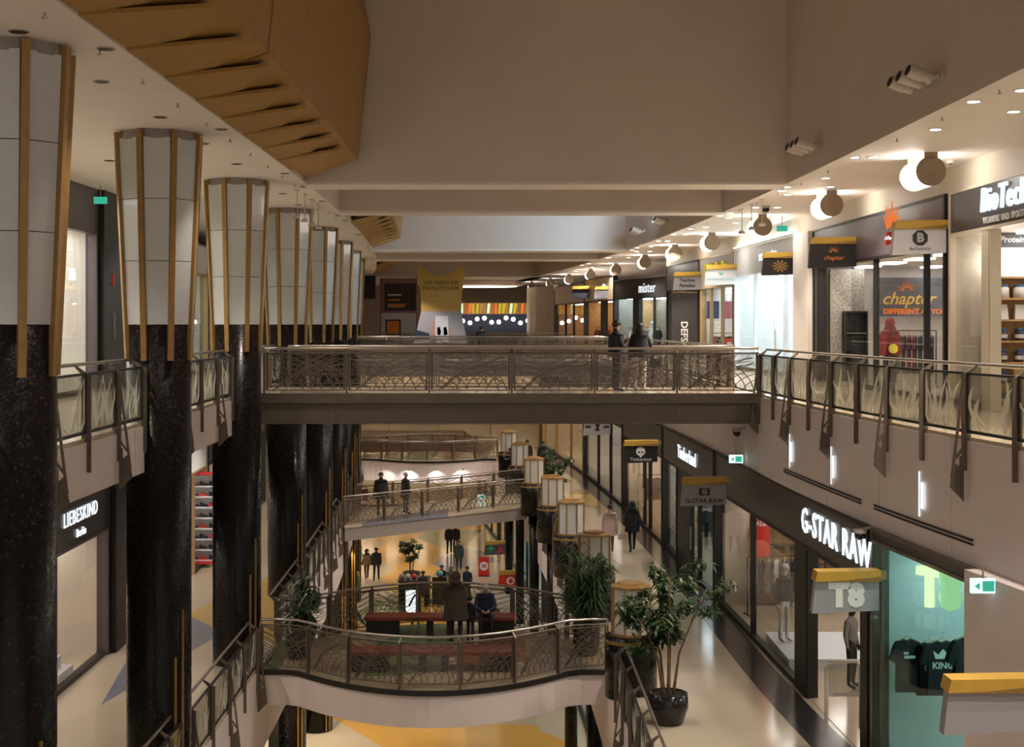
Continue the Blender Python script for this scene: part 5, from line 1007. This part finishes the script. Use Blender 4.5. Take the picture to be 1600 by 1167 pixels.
person(on(953, 866, L1), AW, 'woman in pale pink coat walking away on the right gallery', 1.66, 'walk', top='cloth_pink', hair='short', hairm='hair_black', coat=(.68, .10, 'cloth_pink'), legs='cloth_grey')
person(on(988, 863, L1), AW+.1, 'person in black coat with tan hood trim walking on the right gallery', 1.70, 'walk', hair='hood', hairm='cloth_black', coat=(.72, .06, 'cloth_black'))
x, y, z = on(972, 862, L1); handbag((x, y, L1+.42), 'cloth_white', 'pale shopping bag carried between the two walkers')
person(on(848, 742, L1), AW, 'dark figure walking far along the middle right gallery', 1.74, 'walk', coat=(.8, .05, 'cloth_black'))
person(on(824, 738, L1), AW, 'dim dark figure farthest along the middle right gallery', 1.7, coat=(.75, .05, 'cloth_black'))
person((.62, 70.0, L1), LFT, 'person in dark jacket leaning on the railing by the sixth lantern', 1.72, 'lean', top='cloth_navy', hairm='hair_brown')
def skew(t, off):
    q = SKA+(SKB-SKA)*t+SKN*off; return (q.x, q.y, L1)
person(skew(.17, 1.2), .15, 'broad man in black coat facing the camera on the slanting footbridge', 1.78, coat=(.75, .09, 'cloth_black'), width=1.2, hairm='hair_brown')
person(skew(.30, 1.4), 2.2, 'grey-haired person in dark coat on the slanting footbridge', 1.68, coat=(.7, .06, 'cloth_black'), hairm='hair_grey')
person(on(573, 906, L0), AW+.3, 'woman with curly brown hair and tan coat on the ground floor', 1.66, 'walk', top='cloth_brown', hair='curly', hairm='hair_brown', coat=(.85, .08, 'cloth_tan'), shoes='shoe_white')
person(on(588, 908, L0), AW, 'man in black jacket walking beside the tan coat', 1.80, 'walk', hair='short', coat=(.85, .04, 'cloth_black'), width=1.1)
person(on(690, 938, L0), FC, 'man in dark jacket walking toward the camera on the ground floor', 1.76, 'walk', coat=(.9, .04, 'cloth_black'), hairm='hair_brown')
person(on(705, 936, L0), FC, 'blonde woman in dark top beside the man in dark jacket', 1.66, 'walk', top='cloth_grey', hair='long', hairm='hair_blond')
person(on(730, 940, L0), FC-.4, 'dark-haired man in navy jacket near the hooded person below', 1.74, 'walk', top='cloth_navy')
person(on(717, 893, L0), AW, 'person in dark green coat walking away on the ground floor', 1.74, 'walk', coat=(.75, .07, 'cloth_green'), top='cloth_green', hairm='hair_brown')
person(on(702, 866, L0), AW, 'dark clothed person walking far away on the ground floor, left of a pair', 1.76, 'walk', coat=(.85, .05, 'cloth_black'))
person(on(712, 864, L0), AW, 'dark clothed person walking far away on the ground floor, right of a pair', 1.7, 'walk', coat=(.8, .05, 'cloth_brown'))
person((-3.9, 69.3, L0), AW+.3, 'vendor in dark brown clothes standing at the kiosk', 1.78, top='cloth_brown', coat=(.7, .07, 'cloth_brown'), width=1.2, hairm='hair_brown')
# shop figures
person((9.85, 36.2, 0), -.3, 'mannequin in red checked hooded coat in the dark fashion shop window', 1.78, top='cloth_red', legs='cloth_black', hair='hood', hairm='cloth_red', coat=(.85, .08, 'cloth_red'), name='mannequin', cat='mannequin')
tag(MB((9.85, 35.9, 1.05)).lathe([(.12, 0), (.12, .015)], 20, (9.85, 35.9, 1.05)).build('sale_tag', 'yellow_tag'), 'round yellow tag in front of the red coat', 'tag').rotation_euler = (PI/2, 0, 0)
person((6.62, 33.5, L1+.25), .6, 'silver mannequin with striped cap and dark jacket in the denim shop window', 1.8, top='cloth_black', legs='chrome_figure', hair='beanie', hairm='sign_grey', skin='chrome_figure', shoes='chrome_figure', name='mannequin', cat='mannequin', coat=(.95, .02, 'cloth_black'))
person((7.4, 30.2, L1+.012), .9, 'dark patterned mannequin near the doorway with the white gate', 1.75, top='cloth_grey', skin='black', hairm='black', name='mannequin', cat='mannequin')
for k, (x, m) in enumerate(((7.0, 'cloth_grey'), (7.9, 'cloth_white'))): person((x, 74.5+.6*k, 0), .2, 'mannequin with %s top in the shop with white lettering' % ['grey', 'white'][k], 1.8, top=m, skin='sign_white', hairm='sign_white', legs='cloth_navy', name='mannequin', cat='mannequin')
